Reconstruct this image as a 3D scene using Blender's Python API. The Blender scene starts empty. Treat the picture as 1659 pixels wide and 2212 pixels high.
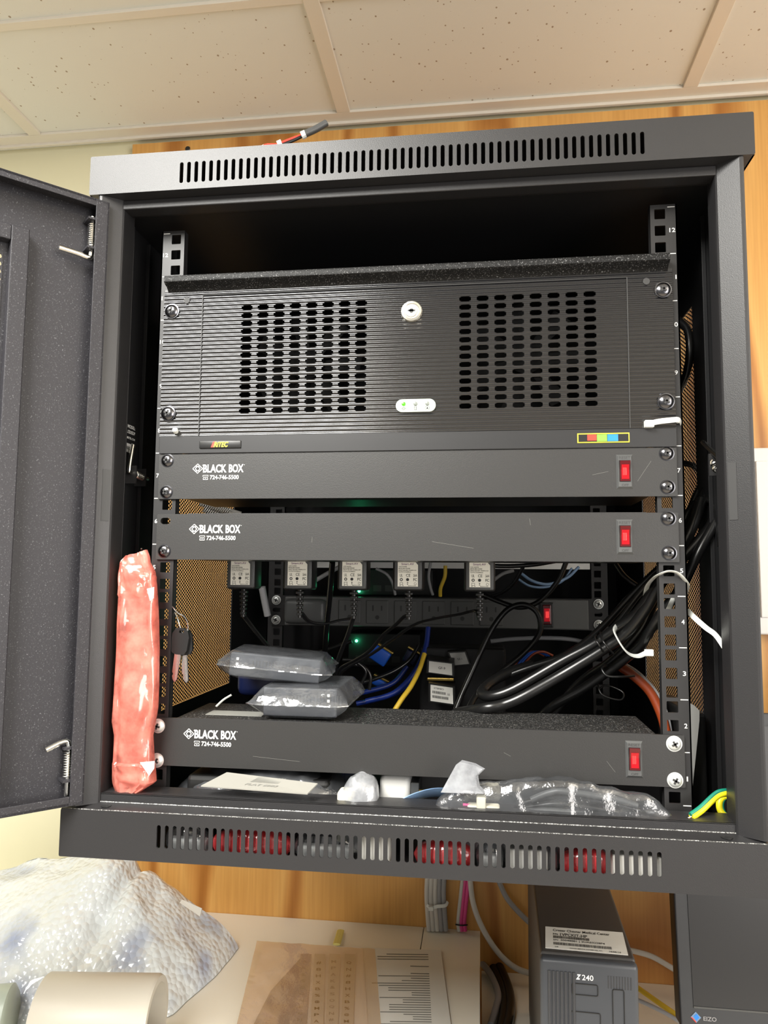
import bpy, bmesh, math, random
from mathutils import Vector, Matrix, noise
from mathutils.geometry import interpolate_bezier
random.seed(7)
S = bpy.context.scene
COL = S.collection
FL = 1132.0          # height of the lowest rack unit above the floor, mm; all lengths below are mm
def W(x, y, z): return Vector((x*.001, y*.001, (z+FL)*.001))

# ---------------------------------------------------------------- camera
CAMR = ((0.99171845, 0.12814369, 0.00858539), (-0.00300845, 0.09000858, -0.99593645), (-0.12839573, 0.98766272, 0.08964869))
CAMP = (67.7, -680.5, 191.0)
cd = bpy.data.cameras.new('camera'); cam = bpy.data.objects.new('camera', cd); COL.objects.link(cam)
r, d, f = [Vector(v) for v in CAMR]
m = Matrix((r, -d, -f)).transposed().to_4x4(); m.translation = W(*CAMP)
cam.matrix_world = m
cd.sensor_fit = 'HORIZONTAL'; cd.sensor_width = 36; cd.lens = 1600/1659*36; cd.clip_start = .02
S.camera = cam
def ray(px, py):
    return r*((px-829.5)/1600)+d*((py-1106)/1600)+f
def at(px, py, y):
    v = ray(px, py); t = (y-CAMP[1])/v.y
    return (CAMP[0]+v.x*t, y, CAMP[2]+v.z*t)
def atz(px, py, z):
    v = ray(px, py); t = (z-CAMP[2])/v.z
    return (CAMP[0]+v.x*t, CAMP[1]+v.y*t, z)
def atx(px, py, x):
    v = ray(px, py); t = (x-CAMP[0])/v.x
    return (x, CAMP[1]+v.y*t, CAMP[2]+v.z*t)

# ---------------------------------------------------------------- world, lights, exposure
w = bpy.data.worlds.new('room_light'); S.world = w; w.use_nodes = True
w.node_tree.nodes['Background'].inputs[0].default_value = (1.0, .97, .92, 1)
w.node_tree.nodes['Background'].inputs[1].default_value = .27
S.view_settings.view_transform = 'Standard'; S.view_settings.look = 'None'
S.view_settings.exposure = 0.62; S.view_settings.gamma = 1; S.view_settings.use_curve_mapping = False
def area(name, loc, rot, sx, sy, power, colr):
    l = bpy.data.lights.new(name, 'AREA'); l.shape = 'RECTANGLE'; l.size = sx; l.size_y = sy; l.energy = power; l.color = colr
    o = bpy.data.objects.new(name, l); COL.objects.link(o); o.location = W(*loc); o.rotation_euler = rot; return o
area('ceiling_lamp_near_door', (-530, -1150, 1020), (0, 0, 0), .62, 1.2, 68, (1, .98, .93))
area('warm_fill_right', (1900, -1500, 1020), (0, 0, 0), .58, 1.18, 27, (1, .88, .74))  # added warm fill from the right, no known fixture
area('ceiling_fill', (1250, -1100, 700), (math.pi, 0, 0), .6, .6, 13, (1, .92, .82))  # added unseen light aimed upward to brighten the ceiling
area('low_fill_right', (1500, -1600, 250), (math.pi/2, 0, math.radians(43)), 1.1, 1.1, 21, (1, .96, .92))  # added low fill to reach under the strips; no window there

# ---------------------------------------------------------------- materials
def mat(name, col, rough=.5, metal=0., spec=.5, nodes=None, emit=None, es=0, trans=0, alpha=1, coat=0):
    M = bpy.data.materials.new(name); M.use_nodes = True
    N = M.node_tree.nodes; B = N['Principled BSDF']
    B.inputs['Base Color'].default_value = (*col, 1); B.inputs['Roughness'].default_value = rough
    B.inputs['Metallic'].default_value = metal; B.inputs['Specular IOR Level'].default_value = spec
    B.inputs['Coat Weight'].default_value = coat
    if trans: B.inputs['Transmission Weight'].default_value = trans
    if emit: B.inputs['Emission Color'].default_value = (*emit, 1); B.inputs['Emission Strength'].default_value = es
    if nodes: nodes(M.node_tree, B)
    return M
def coords(T, scale=(1, 1, 1)):
    g = T.nodes.new('ShaderNodeNewGeometry'); mp = T.nodes.new('ShaderNodeMapping'); mp.inputs['Scale'].default_value = scale
    T.links.new(g.outputs['Position'], mp.inputs['Vector']); return mp.outputs[0]
def noise_n(T, vec, scale, detail=2, rough=.5):
    n = T.nodes.new('ShaderNodeTexNoise'); n.inputs['Scale'].default_value = scale; n.inputs['Detail'].default_value = detail
    n.inputs['Roughness'].default_value = rough; T.links.new(vec, n.inputs['Vector']); return n.outputs['Fac']
def ramp(T, fac, stops):
    rr = T.nodes.new('ShaderNodeValToRGB'); e = rr.color_ramp.elements
    while len(e) < len(stops): e.new(.5)
    for k, (p, c) in enumerate(stops): e[k].position = p; e[k].color = (*c, 1)
    T.links.new(fac, rr.inputs[0]); return rr.outputs[0]
def bump(T, B, fac, strength, dist=.001):
    b = T.nodes.new('ShaderNodeBump'); b.inputs['Strength'].default_value = strength; b.inputs['Distance'].default_value = dist
    T.links.new(fac, b.inputs['Height']); T.links.new(b.outputs[0], B.inputs['Normal'])
def powder(col, rough, bs=.25):
    def g(T, B):
        v = coords(T); f1 = noise_n(T, v, 1400, 2)
        bump(T, B, f1, bs, .0003)
    return g
def speck(col, dust, lo, hi, sc=900):
    def g(T, B):
        v = coords(T); f1 = noise_n(T, v, sc, 3, .7)
        c = ramp(T, f1, [(0, col), (lo, col), (hi, dust)])
        T.links.new(c, B.inputs['Base Color']); bump(T, B, f1, .5, .0004)
    return g
M = {}
M['steel'] = mat('black_powder_coated_steel', (.020, .0195, .0205), .42, 0, .5, powder(0, 0, .35))
M['door'] = mat('black_powder_coated_door', (.03, .03, .033), .5, 0, .4, speck((.022, .021, .025), (.16, .16, .17), .6, .72, 800))
M['inner'] = mat('black_painted_inner_steel', (.012, .012, .013), .45, 0, .35)
M['rail'] = mat('black_painted_rail', (.016, .0155, .016), .45, 0, .45)
M['panel'] = mat('satin_black_panel', (.026, .0255, .025), .4, 0, .5, powder(0, 0, .25))
M['rib'] = mat('black_anodised_aluminium', (.008, .008, .009), .17, 0, 1.0)
M['rail_black'] = mat('server_band', (.02, .02, .021), .35, 0, .5)
M['dust'] = mat('dusty_black_steel', (.02, .02, .02), .6, 0, .4, speck((.010, .010, .010), (.5, .49, .47), .57, .78, 800))
M['boxg'] = mat('charcoal_box', (.05, .053, .06), .45, 0, .4)
M['dustf'] = mat('dusty_black_lip', (.02, .02, .02), .5, 0, .2, speck((.007, .007, .007), (.3, .3, .3), .58, .75, 800))
M['void'] = mat('slot_shade_black', (.004, .004, .004), .8, 0, .15)  # near-black colour stands in for shade behind the server slots
M['edge'] = mat('dusty_steel_edge', (.1, .1, .1), .4, 0, .6, speck((.03, .03, .03), (.5, .5, .48), .45, .65, 700))
M['black'] = mat('black_plastic', (.012, .012, .012), .35)
M['cable'] = mat('black_cable_jacket', (.008, .008, .008), .28, 0, .5)
M['grey'] = mat('grey_plastic', (.07, .072, .072), .45)
M['pdu'] = mat('dark_grey_strip', (.09, .092, .09), .5)
M['chrome'] = mat('bright_zinc', (.75, .74, .7), .22, 1)
M['silver'] = mat('nickel_lock', (.78, .74, .64), .25, .9)
M['screw'] = mat('black_nickel_screw', (.13, .13, .14), .22, 1)
M['zinc'] = mat('zinc_screw', (.82, .84, .82), .35, .6)
M['white'] = mat('white_print', (.8, .8, .78), .6)
M['paper'] = mat('white_paper', (.8, .79, .74), .6)
M['labl'] = mat('adapter_label', (.86, .84, .74), .5)
M['ink'] = mat('dark_ink', (.03, .03, .03), .6)
M['inkp'] = mat('purple_ink', (.16, .05, .16), .6)
M['inkg'] = mat('grey_ink', (.22, .22, .2), .6)
M['red'] = mat('red_print', (.8, .05, .03), .4)
M['green'] = mat('green_print', (.2, .62, .06), .4)
M['blue'] = mat('blue_print', (.02, .22, .75), .4)
M['yellow'] = mat('yellow_print', (.85, .72, .05), .4)
M['nylon'] = mat('white_nylon_tie', (.8, .82, .78), .4, 0, .5)
M['nylon'].node_tree.nodes['Principled BSDF'].inputs['Subsurface Weight'].default_value = .2
M['nylon'].node_tree.nodes['Principled BSDF'].inputs['Subsurface Radius'].default_value = (.002, .002, .002)
M['redglow'] = mat('lit_red_rocker', (.3, .004, .008), .15, 0, .5, None, (1, .01, .03), .12)
M['redhot'] = mat('neon_lamp_in_rocker', (.6, .02, .02), .2, 0, .5, None, (1, .06, .06), .45)
M['reddark'] = mat('red_rocker_edge', (.09, .006, .008), .15, 0, .6)
M['greenled'] = mat('green_led', (.03, .4, .01), .3, 0, .5, None, (.1, .9, .01), .8)
M['tealled'] = mat('teal_green_led', (.1, .9, .4), .3, 0, .5, None, (.1, 1, .45), 5)
M['offled'] = mat('unlit_led', (.2, .22, .2), .3)
M['lens'] = mat('pale_led_window', (.42, .48, .42), .3, 0, .5)
M['navy'] = mat('navy_plastic', (.012, .02, .085), .4)
M['bcable'] = mat('blue_cable', (.01, .03, .22), .35)
M['bplug'] = mat('blue_connector', (.01, .09, .5), .4)
M['lblue'] = mat('pale_blue_ribbon', (.16, .26, .42), .45)
M['ycable'] = mat('yellow_cable', (.75, .5, .04), .4)
M['ygreen'] = mat('green_stripe', (.01, .2, .13), .4)
M['yground'] = mat('yellow_ground_wire', (.9, .8, .02), .35)
M['ocable'] = mat('orange_cable', (.28, .045, .01), .4)
M['gcable'] = mat('grey_cable', (.32, .32, .33), .4)
M['wcable'] = mat('white_cable', (.62, .6, .56), .4)
M['pcable'] = mat('pink_cable', (.75, .07, .28), .4)
M['copper'] = mat('bare_copper', (.8, .5, .25), .3, 1)
M['gold'] = mat('gold_contacts', (.6, .42, .12), .3, 1)
M['lgrey'] = mat('light_grey_metal', (.5, .5, .48), .5)
M['cream'] = mat('ivory_connector', (.8, .76, .6), .4)
M['laminate'] = mat('almond_laminate', (.92, .88, .77), .35, 0, .4)
M['pcblack'] = mat('workstation_case', (.05, .047, .045), .45)
M['pcgrey'] = mat('workstation_bezel', (.05, .054, .062), .4)
M['screen'] = mat('monitor_screen', (.025, .025, .027), .35, 0, .5)
M['bezel'] = mat('monitor_bezel', (.035, .037, .042), .45)
M['trimw'] = mat('white_painted_steel', (.74, .69, .6), .5)
M['wall'] = mat('cream_wall_paint', (.78, .74, .52), .7, 0, .3)
M['floor'] = mat('beige_vinyl_floor', (.38, .34, .28), .5)
def g(T, B):
    vo = T.nodes.new('ShaderNodeTexVoronoi'); vo.inputs['Scale'].default_value = 105
    T.links.new(coords(T, (1, .8, 1)), vo.inputs['Vector'])
    sp = T.nodes.new('ShaderNodeSeparateColor'); T.links.new(vo.outputs['Color'], sp.inputs[0])
    pw = T.nodes.new('ShaderNodeMath'); pw.operation = 'POWER'; pw.inputs[1].default_value = 3; T.links.new(sp.outputs[0], pw.inputs[0])
    a = T.nodes.new('ShaderNodeMath'); a.operation = 'MULTIPLY_ADD'; T.links.new(pw.outputs[0], a.inputs[0]); a.inputs[1].default_value = -.17; T.links.new(vo.outputs['Distance'], a.inputs[2])
    c = ramp(T, a.outputs[0], [(0, (.38, .31, .23)), (.02, (.45, .38, .3)), (.05, (.76, .755, .70))])
    T.links.new(c, B.inputs['Base Color']); bump(T, B, noise_n(T, coords(T), 300, 2), .12, .0008)
M['tile'] = mat('mineral_fibre_ceiling_tile', (.76, .7, .6), .9, 0, .1, g)
def g(T, B):
    v = coords(T, (1, 1, .2))
    n1 = noise_n(T, v, 7.5, 3, .5)
    wv = T.nodes.new('ShaderNodeTexWave'); wv.inputs['Scale'].default_value = 1.7; wv.inputs['Distortion'].default_value = 13; wv.inputs['Detail'].default_value = 2; wv.inputs['Detail Scale'].default_value = 2.2
    wv.bands_direction = 'X'; T.links.new(v, wv.inputs['Vector'])
    c = ramp(T, wv.outputs['Fac'], [(0, (.42, .17, .035)), (.14, (.60, .29, .075)), (.4, (.72, .40, .12)), (1, (.68, .36, .10))])
    fine = noise_n(T, coords(T, (1, 1, .03)), 240, 2)
    mx = T.nodes.new('ShaderNodeMixRGB'); mx.blend_type = 'MULTIPLY'; mx.inputs[0].default_value = .35
    T.links.new(c, mx.inputs[1]); T.links.new(ramp(T, fine, [(.3, (.7, .62, .5)), (.65, (1, 1, 1))]), mx.inputs[2])
    kn = T.nodes.new('ShaderNodeTexVoronoi'); kn.inputs['Scale'].default_value = 7; T.links.new(coords(T, (1, 1, .8)), kn.inputs['Vector'])
    m2 = T.nodes.new('ShaderNodeMixRGB'); m2.blend_type = 'MULTIPLY'; m2.inputs[0].default_value = 1
    T.links.new(mx.outputs[0], m2.inputs[1]); T.links.new(ramp(T, kn.outputs['Distance'], [(.05, (.45, .3, .2)), (.12, (1, 1, 1))]), m2.inputs[2])
    T.links.new(m2.outputs[0], B.inputs['Base Color']); bump(T, B, fine, .15, .0006)
M['ply'] = mat('fir_plywood', (.6, .3, .1), .42, 0, .4, g)
def film(name, tint, cover, rough=.18, gl=.35, thick=0, bs=.5):
    MM = bpy.data.materials.new(name); MM.use_nodes = True; T = MM.node_tree; N = T.nodes
    out = N['Material Output']; N.remove(N['Principled BSDF'])
    tr = N.new('ShaderNodeBsdfTransparent'); tr.inputs[0].default_value = (*[min(1, .75+.25*t) for t in tint], 1)
    di = N.new('ShaderNodeBsdfPrincipled'); di.inputs['Base Color'].default_value = (*tint, 1); di.inputs['Roughness'].default_value = .5
    tl = N.new('ShaderNodeBsdfTranslucent'); tl.inputs[0].default_value = (*tint, 1)
    ad = N.new('ShaderNodeMixShader'); ad.inputs[0].default_value = .4; T.links.new(di.outputs[0], ad.inputs[1]); T.links.new(tl.outputs[0], ad.inputs[2])
    m1 = N.new('ShaderNodeMixShader'); T.links.new(tr.outputs[0], m1.inputs[1]); T.links.new(ad.outputs[0], m1.inputs[2])
    v = coords(T); n1 = noise_n(T, v, 60, 3, .6)
    mr = N.new('ShaderNodeMapRange'); mr.inputs[1].default_value = .3; mr.inputs[2].default_value = .75; mr.inputs[3].default_value = cover*.5; mr.inputs[4].default_value = min(1, cover*1.6)
    T.links.new(n1, mr.inputs[0]); T.links.new(mr.outputs[0], m1.inputs[0])
    gs = N.new('ShaderNodeBsdfGlossy'); gs.inputs['Roughness'].default_value = rough
    lw = N.new('ShaderNodeLayerWeight'); lw.inputs[0].default_value = .35
    ma = N.new('ShaderNodeMath'); ma.operation = 'MULTIPLY_ADD'; ma.inputs[1].default_value = .55; ma.inputs[2].default_value = gl*.25; T.links.new(lw.outputs['Fresnel'], ma.inputs[0])
    m2 = N.new('ShaderNodeMixShader'); T.links.new(ma.outputs[0], m2.inputs[0]); T.links.new(m1.outputs[0], m2.inputs[1]); T.links.new(gs.outputs[0], m2.inputs[2])
    bp = N.new('ShaderNodeBump'); bp.inputs['Strength'].default_value = bs; bp.inputs['Distance'].default_value = .002
    n2 = noise_n(T, v, 110, 3, .6); T.links.new(n2, bp.inputs['Height']); T.links.new(bp.outputs[0], gs.inputs['Normal'])
    T.links.new(m2.outputs[0], out.inputs[0]); return MM
M['film'] = film('clear_plastic_film', (.8, .84, .9), .10, .14, .4)
M['filmc'] = film('cloudy_plastic_film', (.7, .74, .8), .07, .16, .4)
M['pinkfilm'] = film('pink_antistatic_film', (1.0, .33, .25), .62, .16, .3, bs=.15)
M['redfilm'] = film('red_plastic_film', (.85, .06, .07), .75)
M['filmw'] = film('milky_plastic_film', (.8, .83, .88), .42, .16, .4)
M['sleeve'] = film('document_sleeve', (.95, .9, .86), .05, .15, .2)
def g(T, B):
    vo = T.nodes.new('ShaderNodeTexVoronoi'); vo.inputs['Scale'].default_value = 120; T.links.new(coords(T), vo.inputs['Vector'])
    iv = T.nodes.new('ShaderNodeMath'); iv.operation = 'SUBTRACT'; iv.inputs[0].default_value = 1; T.links.new(vo.outputs['Distance'], iv.inputs[1])
    bump(T, B, iv.outputs[0], .8, .0035)
    c = ramp(T, noise_n(T, coords(T), 9, 2), [(.36, (.38, .43, .58)), (.5, (.8, .84, .84))])
    T.links.new(c, B.inputs['Base Color']); B.inputs['Subsurface Weight'].default_value = .0
M['bubble'] = mat('bubble_wrap_film', (.82, .82, .8), .12, 0, .9, g, coat=.5)

# ---------------------------------------------------------------- object helpers
ORG = {}
def tag(o, label=None, cat=None, group=None, kind=None):
    if label: o['label'] = label
    if cat: o['category'] = cat
    if group: o['group'] = group
    if kind: o['kind'] = kind
    return o
def thing(name, loc, label, cat, group=None):
    o = bpy.data.objects.new(name, None); COL.objects.link(o); o.empty_display_size = .02
    o.location = W(*loc); ORG[o] = W(*loc); return tag(o, label, cat, group)
def link(name, me, m_, parent=None, origin=None, smooth=False):
    # mesh vertices arrive in room mm
    O = ORG[parent] if parent else (W(*origin) if origin else W(0, 0, 0))
    for v in me.vertices: v.co = W(*v.co)-O
    for p_ in me.polygons: p_.use_smooth = smooth
    if m_ and not me.materials: me.materials.append(m_)
    o = bpy.data.objects.new(name, me); COL.objects.link(o)
    if parent: o.parent = parent
    else: o.location = O
    ORG[o] = O
    return o
class MB:
    def __init__(s): s.v = []; s.f = []; s.X = Matrix.Identity(4)
    def add(s, vs, fs):
        n = len(s.v); s.v += [tuple(s.X @ Vector(v)) for v in vs]; s.f += [tuple(i+n for i in f_) for f_ in fs]; return s
    def box(s, x0, x1, y0, y1, z0, z1, b=0):
        if x0 > x1: x0, x1 = x1, x0
        if y0 > y1: y0, y1 = y1, y0
        if z0 > z1: z0, z1 = z1, z0
        if b <= 0:
            vs = [(x, y, z) for x in (x0, x1) for y in (y0, y1) for z in (z0, z1)]
            return s.add(vs, [(0, 1, 3, 2), (4, 6, 7, 5), (0, 4, 5, 1), (2, 3, 7, 6), (0, 2, 6, 4), (1, 5, 7, 3)])
        bm = bmesh.new(); bmesh.ops.create_cube(bm, size=1)
        for v in bm.verts: v.co = Vector(((x0+x1)/2+v.co.x*(x1-x0), (y0+y1)/2+v.co.y*(y1-y0), (z0+z1)/2+v.co.z*(z1-z0)))
        bmesh.ops.bevel(bm, geom=list(bm.edges), offset=min(b, .45*min(x1-x0, y1-y0, z1-z0)), segments=3, affect='EDGES', profile=.5)
        return s.bm(bm)
    def bm(s, bm):
        bm.verts.ensure_lookup_table(); vs = [tuple(v.co) for v in bm.verts]; fs = [tuple(v.index for v in f_.verts) for f_ in bm.faces]
        bm.verts.index_update(); fs = [tuple(v.index for v in f_.verts) for f_ in bm.faces]; bm.free(); return s.add(vs, fs)
    def prism(s, poly, axis, a, b):
        # poly: 2D outline in the two remaining axes (x,z) / (y,z) / (x,y)
        n = len(poly); vs = []
        for c in (a, b):
            for (p, q) in poly: vs.append({'x': (c, p, q), 'y': (p, c, q), 'z': (p, q, c)}[axis])
        return s.add(vs, [tuple(range(n)), tuple(range(2*n-1, n-1, -1))]+[(i, i+n, (i+1) % n+n, (i+1) % n) for i in range(n)])
    def lathe(s, c, axis, prof, n=24):
        # prof: (distance along axis, radius)
        c = Vector(c); A = Vector(axis).normalized(); u = A.orthogonal().normalized(); v = A.cross(u); vs = []; fs = []
        for (h, rr) in prof:
            for k in range(n): t = 2*math.pi*k/n; vs.append(tuple(c+A*h+(u*math.cos(t)+v*math.sin(t))*max(rr, 1e-4)))
        for i in range(len(prof)-1):
            for k in range(n): fs.append((i*n+k, i*n+(k+1) % n, (i+1)*n+(k+1) % n, (i+1)*n+k))
        fs.append(tuple(range(n-1, -1, -1))); fs.append(tuple((len(prof)-1)*n+k for k in range(n)))
        return s.add(vs, fs)
    def cyl(s, a, b, rr, n=16):
        a = Vector(a); b = Vector(b); L = (b-a).length; return s.lathe(a, b-a, [(0, rr), (L, rr)], n)
    def tube(s, pts, rr, n=10, sub=6, flat=None):
        P = [Vector(p) for p in pts]
        if sub > 1 and len(P) > 2:
            Q = []; E = [P[0]*2-P[1]]+P+[P[-1]*2-P[-2]]
            for i in range(1, len(E)-2):
                a, b, c, dd = E[i-1:i+3]
                for k in range(sub):
                    t = k/sub; Q.append(.5*((2*b)+(c-a)*t+(2*a-5*b+4*c-dd)*t*t+(3*b-a-3*c+dd)*t**3))
            Q.append(P[-1]); P = Q
        T = [(P[min(i+1, len(P)-1)]-P[max(i-1, 0)]).normalized() for i in range(len(P))]
        u = Vector(flat) if flat else T[0].orthogonal(); u = (u-T[0]*u.dot(T[0])).normalized(); vs = []; fs = []
        for i, p in enumerate(P):
            u = (u-T[i]*u.dot(T[i])).normalized(); v = T[i].cross(u)
            ra, rb = rr if isinstance(rr, tuple) else (rr, rr)
            for k in range(n): t = 2*math.pi*k/n; vs.append(tuple(p+u*math.cos(t)*ra+v*math.sin(t)*rb))
        for i in range(len(P)-1):
            for k in range(n): fs.append((i*n+k, i*n+(k+1) % n, (i+1)*n+(k+1) % n, (i+1)*n+k))
        fs.append(tuple(range(n-1, -1, -1))); fs.append(tuple((len(P)-1)*n+k for k in range(n)))
        return s.add(vs, fs)
    def spring(s, a, b, R, rr, turns):
        a = Vector(a); b = Vector(b); A = (b-a); u = A.orthogonal().normalized(); v = A.normalized().cross(u)
        return s.tube([a+A*(i/(turns*10))+(u*math.cos(i*math.pi/5)+v*math.sin(i*math.pi/5))*R for i in range(turns*10+1)], rr, 6, 1)
    def grid(s, fn, nu, nv, wrap=False):
        vs = [tuple(fn(i/nu, j/nv)) for j in range(nv+1) for i in range(nu+(0 if wrap else 1))]
        w_ = nu if wrap else nu+1
        fs = [(j*w_+i, j*w_+(i+1) % w_, (j+1)*w_+(i+1) % w_, (j+1)*w_+i) for j in range(nv) for i in range(nu)]
        return s.add(vs, fs)
    def build(s, name, m_, parent=None, origin=None, smooth=False):
        me = bpy.data.meshes.new(name); me.from_pydata(s.v, [], s.f); me.validate()
        bm = bmesh.new(); bm.from_mesh(me); bmesh.ops.recalc_face_normals(bm, faces=bm.faces); bm.to_mesh(me); bm.free()
        o = link(name, me, m_, parent, origin, smooth)
        if smooth: me.set_sharp_from_angle(angle=math.radians(38))
        return o
def cz(v): return Vector(v)
def rot(axis, deg, pivot):
    p = Vector(pivot); return Matrix.Translation(p) @ Matrix.Rotation(math.radians(deg), 4, axis) @ Matrix.Translation(-p)
def curve_mesh(cu):
    o = bpy.data.objects.new('tmp', cu); COL.objects.link(o)
    dg = bpy.context.evaluated_depsgraph_get(); me = bpy.data.meshes.new_from_object(o.evaluated_get(dg)); bpy.data.objects.remove(o); bpy.data.curves.remove(cu)
    vs = [tuple(v.co) for v in me.vertices]; fs = [tuple(p.vertices) for p in me.polygons]; bpy.data.meshes.remove(me); return vs, fs
def plate(outer, holes, thick):
    # flat sheet with real holes, in local XY (mm) and +-thick/2
    cu = bpy.data.curves.new('p', 'CURVE'); cu.dimensions = '2D'; cu.fill_mode = 'BOTH'; cu.extrude = thick/2
    for poly in [outer]+holes:
        sp = cu.splines.new('POLY'); sp.points.add(len(poly)-1); sp.use_cyclic_u = True
        for k, (x, y) in enumerate(poly): sp.points[k].co = (x, y, 0, 1)
    return curve_mesh(cu)
def rect(x0, x1, y0, y1): return [(x0, y0), (x1, y0), (x1, y1), (x0, y1)]
def rrect(x0, x1, y0, y1, rr, n=4):
    P = []
    for cx, cy, a in ((x1-rr, y1-rr, 0), (x0+rr, y1-rr, 90), (x0+rr, y0+rr, 180), (x1-rr, y0+rr, 270)):
        for k in range(n+1): t = math.radians(a+90*k/n); P.append((cx+rr*math.cos(t), cy+rr*math.sin(t)))
    return P
def text_mesh(txt, w_, h_, bold=0., shear=0., mirror=False):
    cu = bpy.data.curves.new('t', 'FONT'); cu.body = txt; cu.size = 10; cu.offset = bold; cu.shear = shear; cu.resolution_u = 3; cu.extrude = .02
    vs, fs = curve_mesh(cu)
    if not vs: return [], []
    xs = [v[0] for v in vs]; ys = [v[1] for v in vs]; x0, x1, y0, y1 = min(xs), max(xs), min(ys), max(ys)
    sy = h_/(y1-y0); sx = w_/(x1-x0) if w_ else sy
    return [((v[0]-x0)*sx, (v[1]-y0)*sy, v[2]) for v in vs], fs
def put(mb, vf, O, U, V):
    # place a local XY mesh with axes U, V at O (its own z becomes U x V)
    O = Vector(O); U = Vector(U); V = Vector(V); Nn = U.cross(V)
    return mb.add([tuple(O+U*x+V*y+Nn*z) for (x, y, z) in vf[0]], vf[1])
XV = ((1, 0, 0), (0, 0, 1))        # facing the viewer
def label_text(mb, txt, x, z, w_, h_, y, bold=.0, shear=0.): return put(mb, text_mesh(txt, w_, h_, bold, shear), (x, y, z), *XV)

# ================================================================ THE ROOM
def struct(o): o['kind'] = 'structure'; return o
struct(MB().box(-2600, 2600, -2600, 600+120, -FL-60, -FL).build('floor', M['floor']))
struct(MB().box(-2600, 2600, 618, 738, -FL, 1100).build('wall_back', M['wall']))
struct(MB().box(-2600, 2600, -2600, 618, 1036, 1060).build('ceiling', M['tile']))
n_ = 0
for x in (-1397, -787, -187, 414, 1024):
    n_ += 1; struct(MB().box(x, x+24, -2600, 569, 1030.4, 1036.5, .8).build('trim_%d' % n_, M['trimw']))
for y in (296-610*3, 296-610*2, 296-610, 296):
    n_ += 1; struct(MB().box(-2600, 2600, y, y+16, 1031.3, 1036.4, .8).build('trim_%d' % n_, M['trimw']))
n_ += 1; struct(MB().box(-2600, 2600, 594, 600.5, 1026, 1031.5, .8).box(-2600, 2600, 570, 600.5, 1031, 1036, .8).build('trim_%d' % n_, M['trimw']))
ply = MB().box(-592, 2000, 600, 617.5, -700, 1018).build('plywood_backboard', M['ply'], None, (0, 609, -700))
tag(ply, 'large orange fir plywood board fixed to the cream wall behind the rack', 'plywood board')
nl = thing('plywood_nail', (-442, 598, 1005), 'small dark nail head in plywood above the top left of the rack', 'nail')
MB().lathe(at(406, 322, 600), (0, -1, 0), [(0, 2), (1.5, 5), (2.5, 4)], 12).build('nail_head', M['black'], nl)

# ================================================================ THE RACK CABINET
cab = thing('rack_cabinet', (0, 250, -54), 'black steel wall-mount rack cabinet with vented covers, hung on the plywood', 'rack cabinet')
slots_x = [-208.7+7.185*k for k in range(59)]
def band(z0, z1, sz0, sz1):
    mb = MB()
    holes = [rrect(x-1.8, x+1.8, sz0, sz1, 1.79, 5) for x in slots_x]
    put(mb, plate(rrect(-300, 300, z0, z1, 1.2, 2), holes, 1.6), (0, -47, 0), *XV); return mb
mb = band(552, 590, 558.2, 578.6)
mb.box(-300, 300, -46.2, 555, 588.4, 590).box(-300, -298.4, -46.2, 555, 552, 590).box(298.4, 300, -46.2, 555, 552, 590)
mb.box(-300, 300, -46.2, -18, 552, 553.6)
mb.build('top_cover', M['steel'], cab)
MB().box(-291, 291, -34, -19, 543, 552, 1).box(-291, 291, -19, -10, 546.5, 552, 1).build('header_rail', M['steel'], cab)
MB().box(-290, 290, -10, 555, 549, 551.5).build('roof_panel', M['inner'], cab)
mb = band(-54, -13.5, -42.6, -23.2)
mb.box(-300, -298.4, -46.2, 555, -54, -14).box(298.4, 300, -46.2, 555, -54, -14).box(-300, 300, -46.2, 555, -54, -52.6)
mb.prism([(-47, -13.5), (-31, -10.5), (-31, -12.2), (-47, -15.2)], 'x', -300, 300)
mb.build('bottom_cover', M['steel'], cab)
MB().cyl((-299, -46.2, -14.6), (299, -46.2, -14.6), 1.5, 12).build('cover_edge', M['edge'], cab, smooth=True); MB().cyl((-290, -31.2, -11.4), (290, -31.2, -11.4), 1.5, 12).build('cover_edge', M['edge'], cab, smooth=True)
MB().box(-290, 290, -32, -30.4, -12, -3.2).box(-290, 290, -32, -4, -4.6, -3.2, .5).build('sill_rail', M['steel'], cab)
for x_ in (-262, 262): MB().lathe((x_, -39, -12.2), (0, 0, 1), [(0, 4.6), (.6, 4.6)], 20).build('sill_plug', M['black'], cab)
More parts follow.
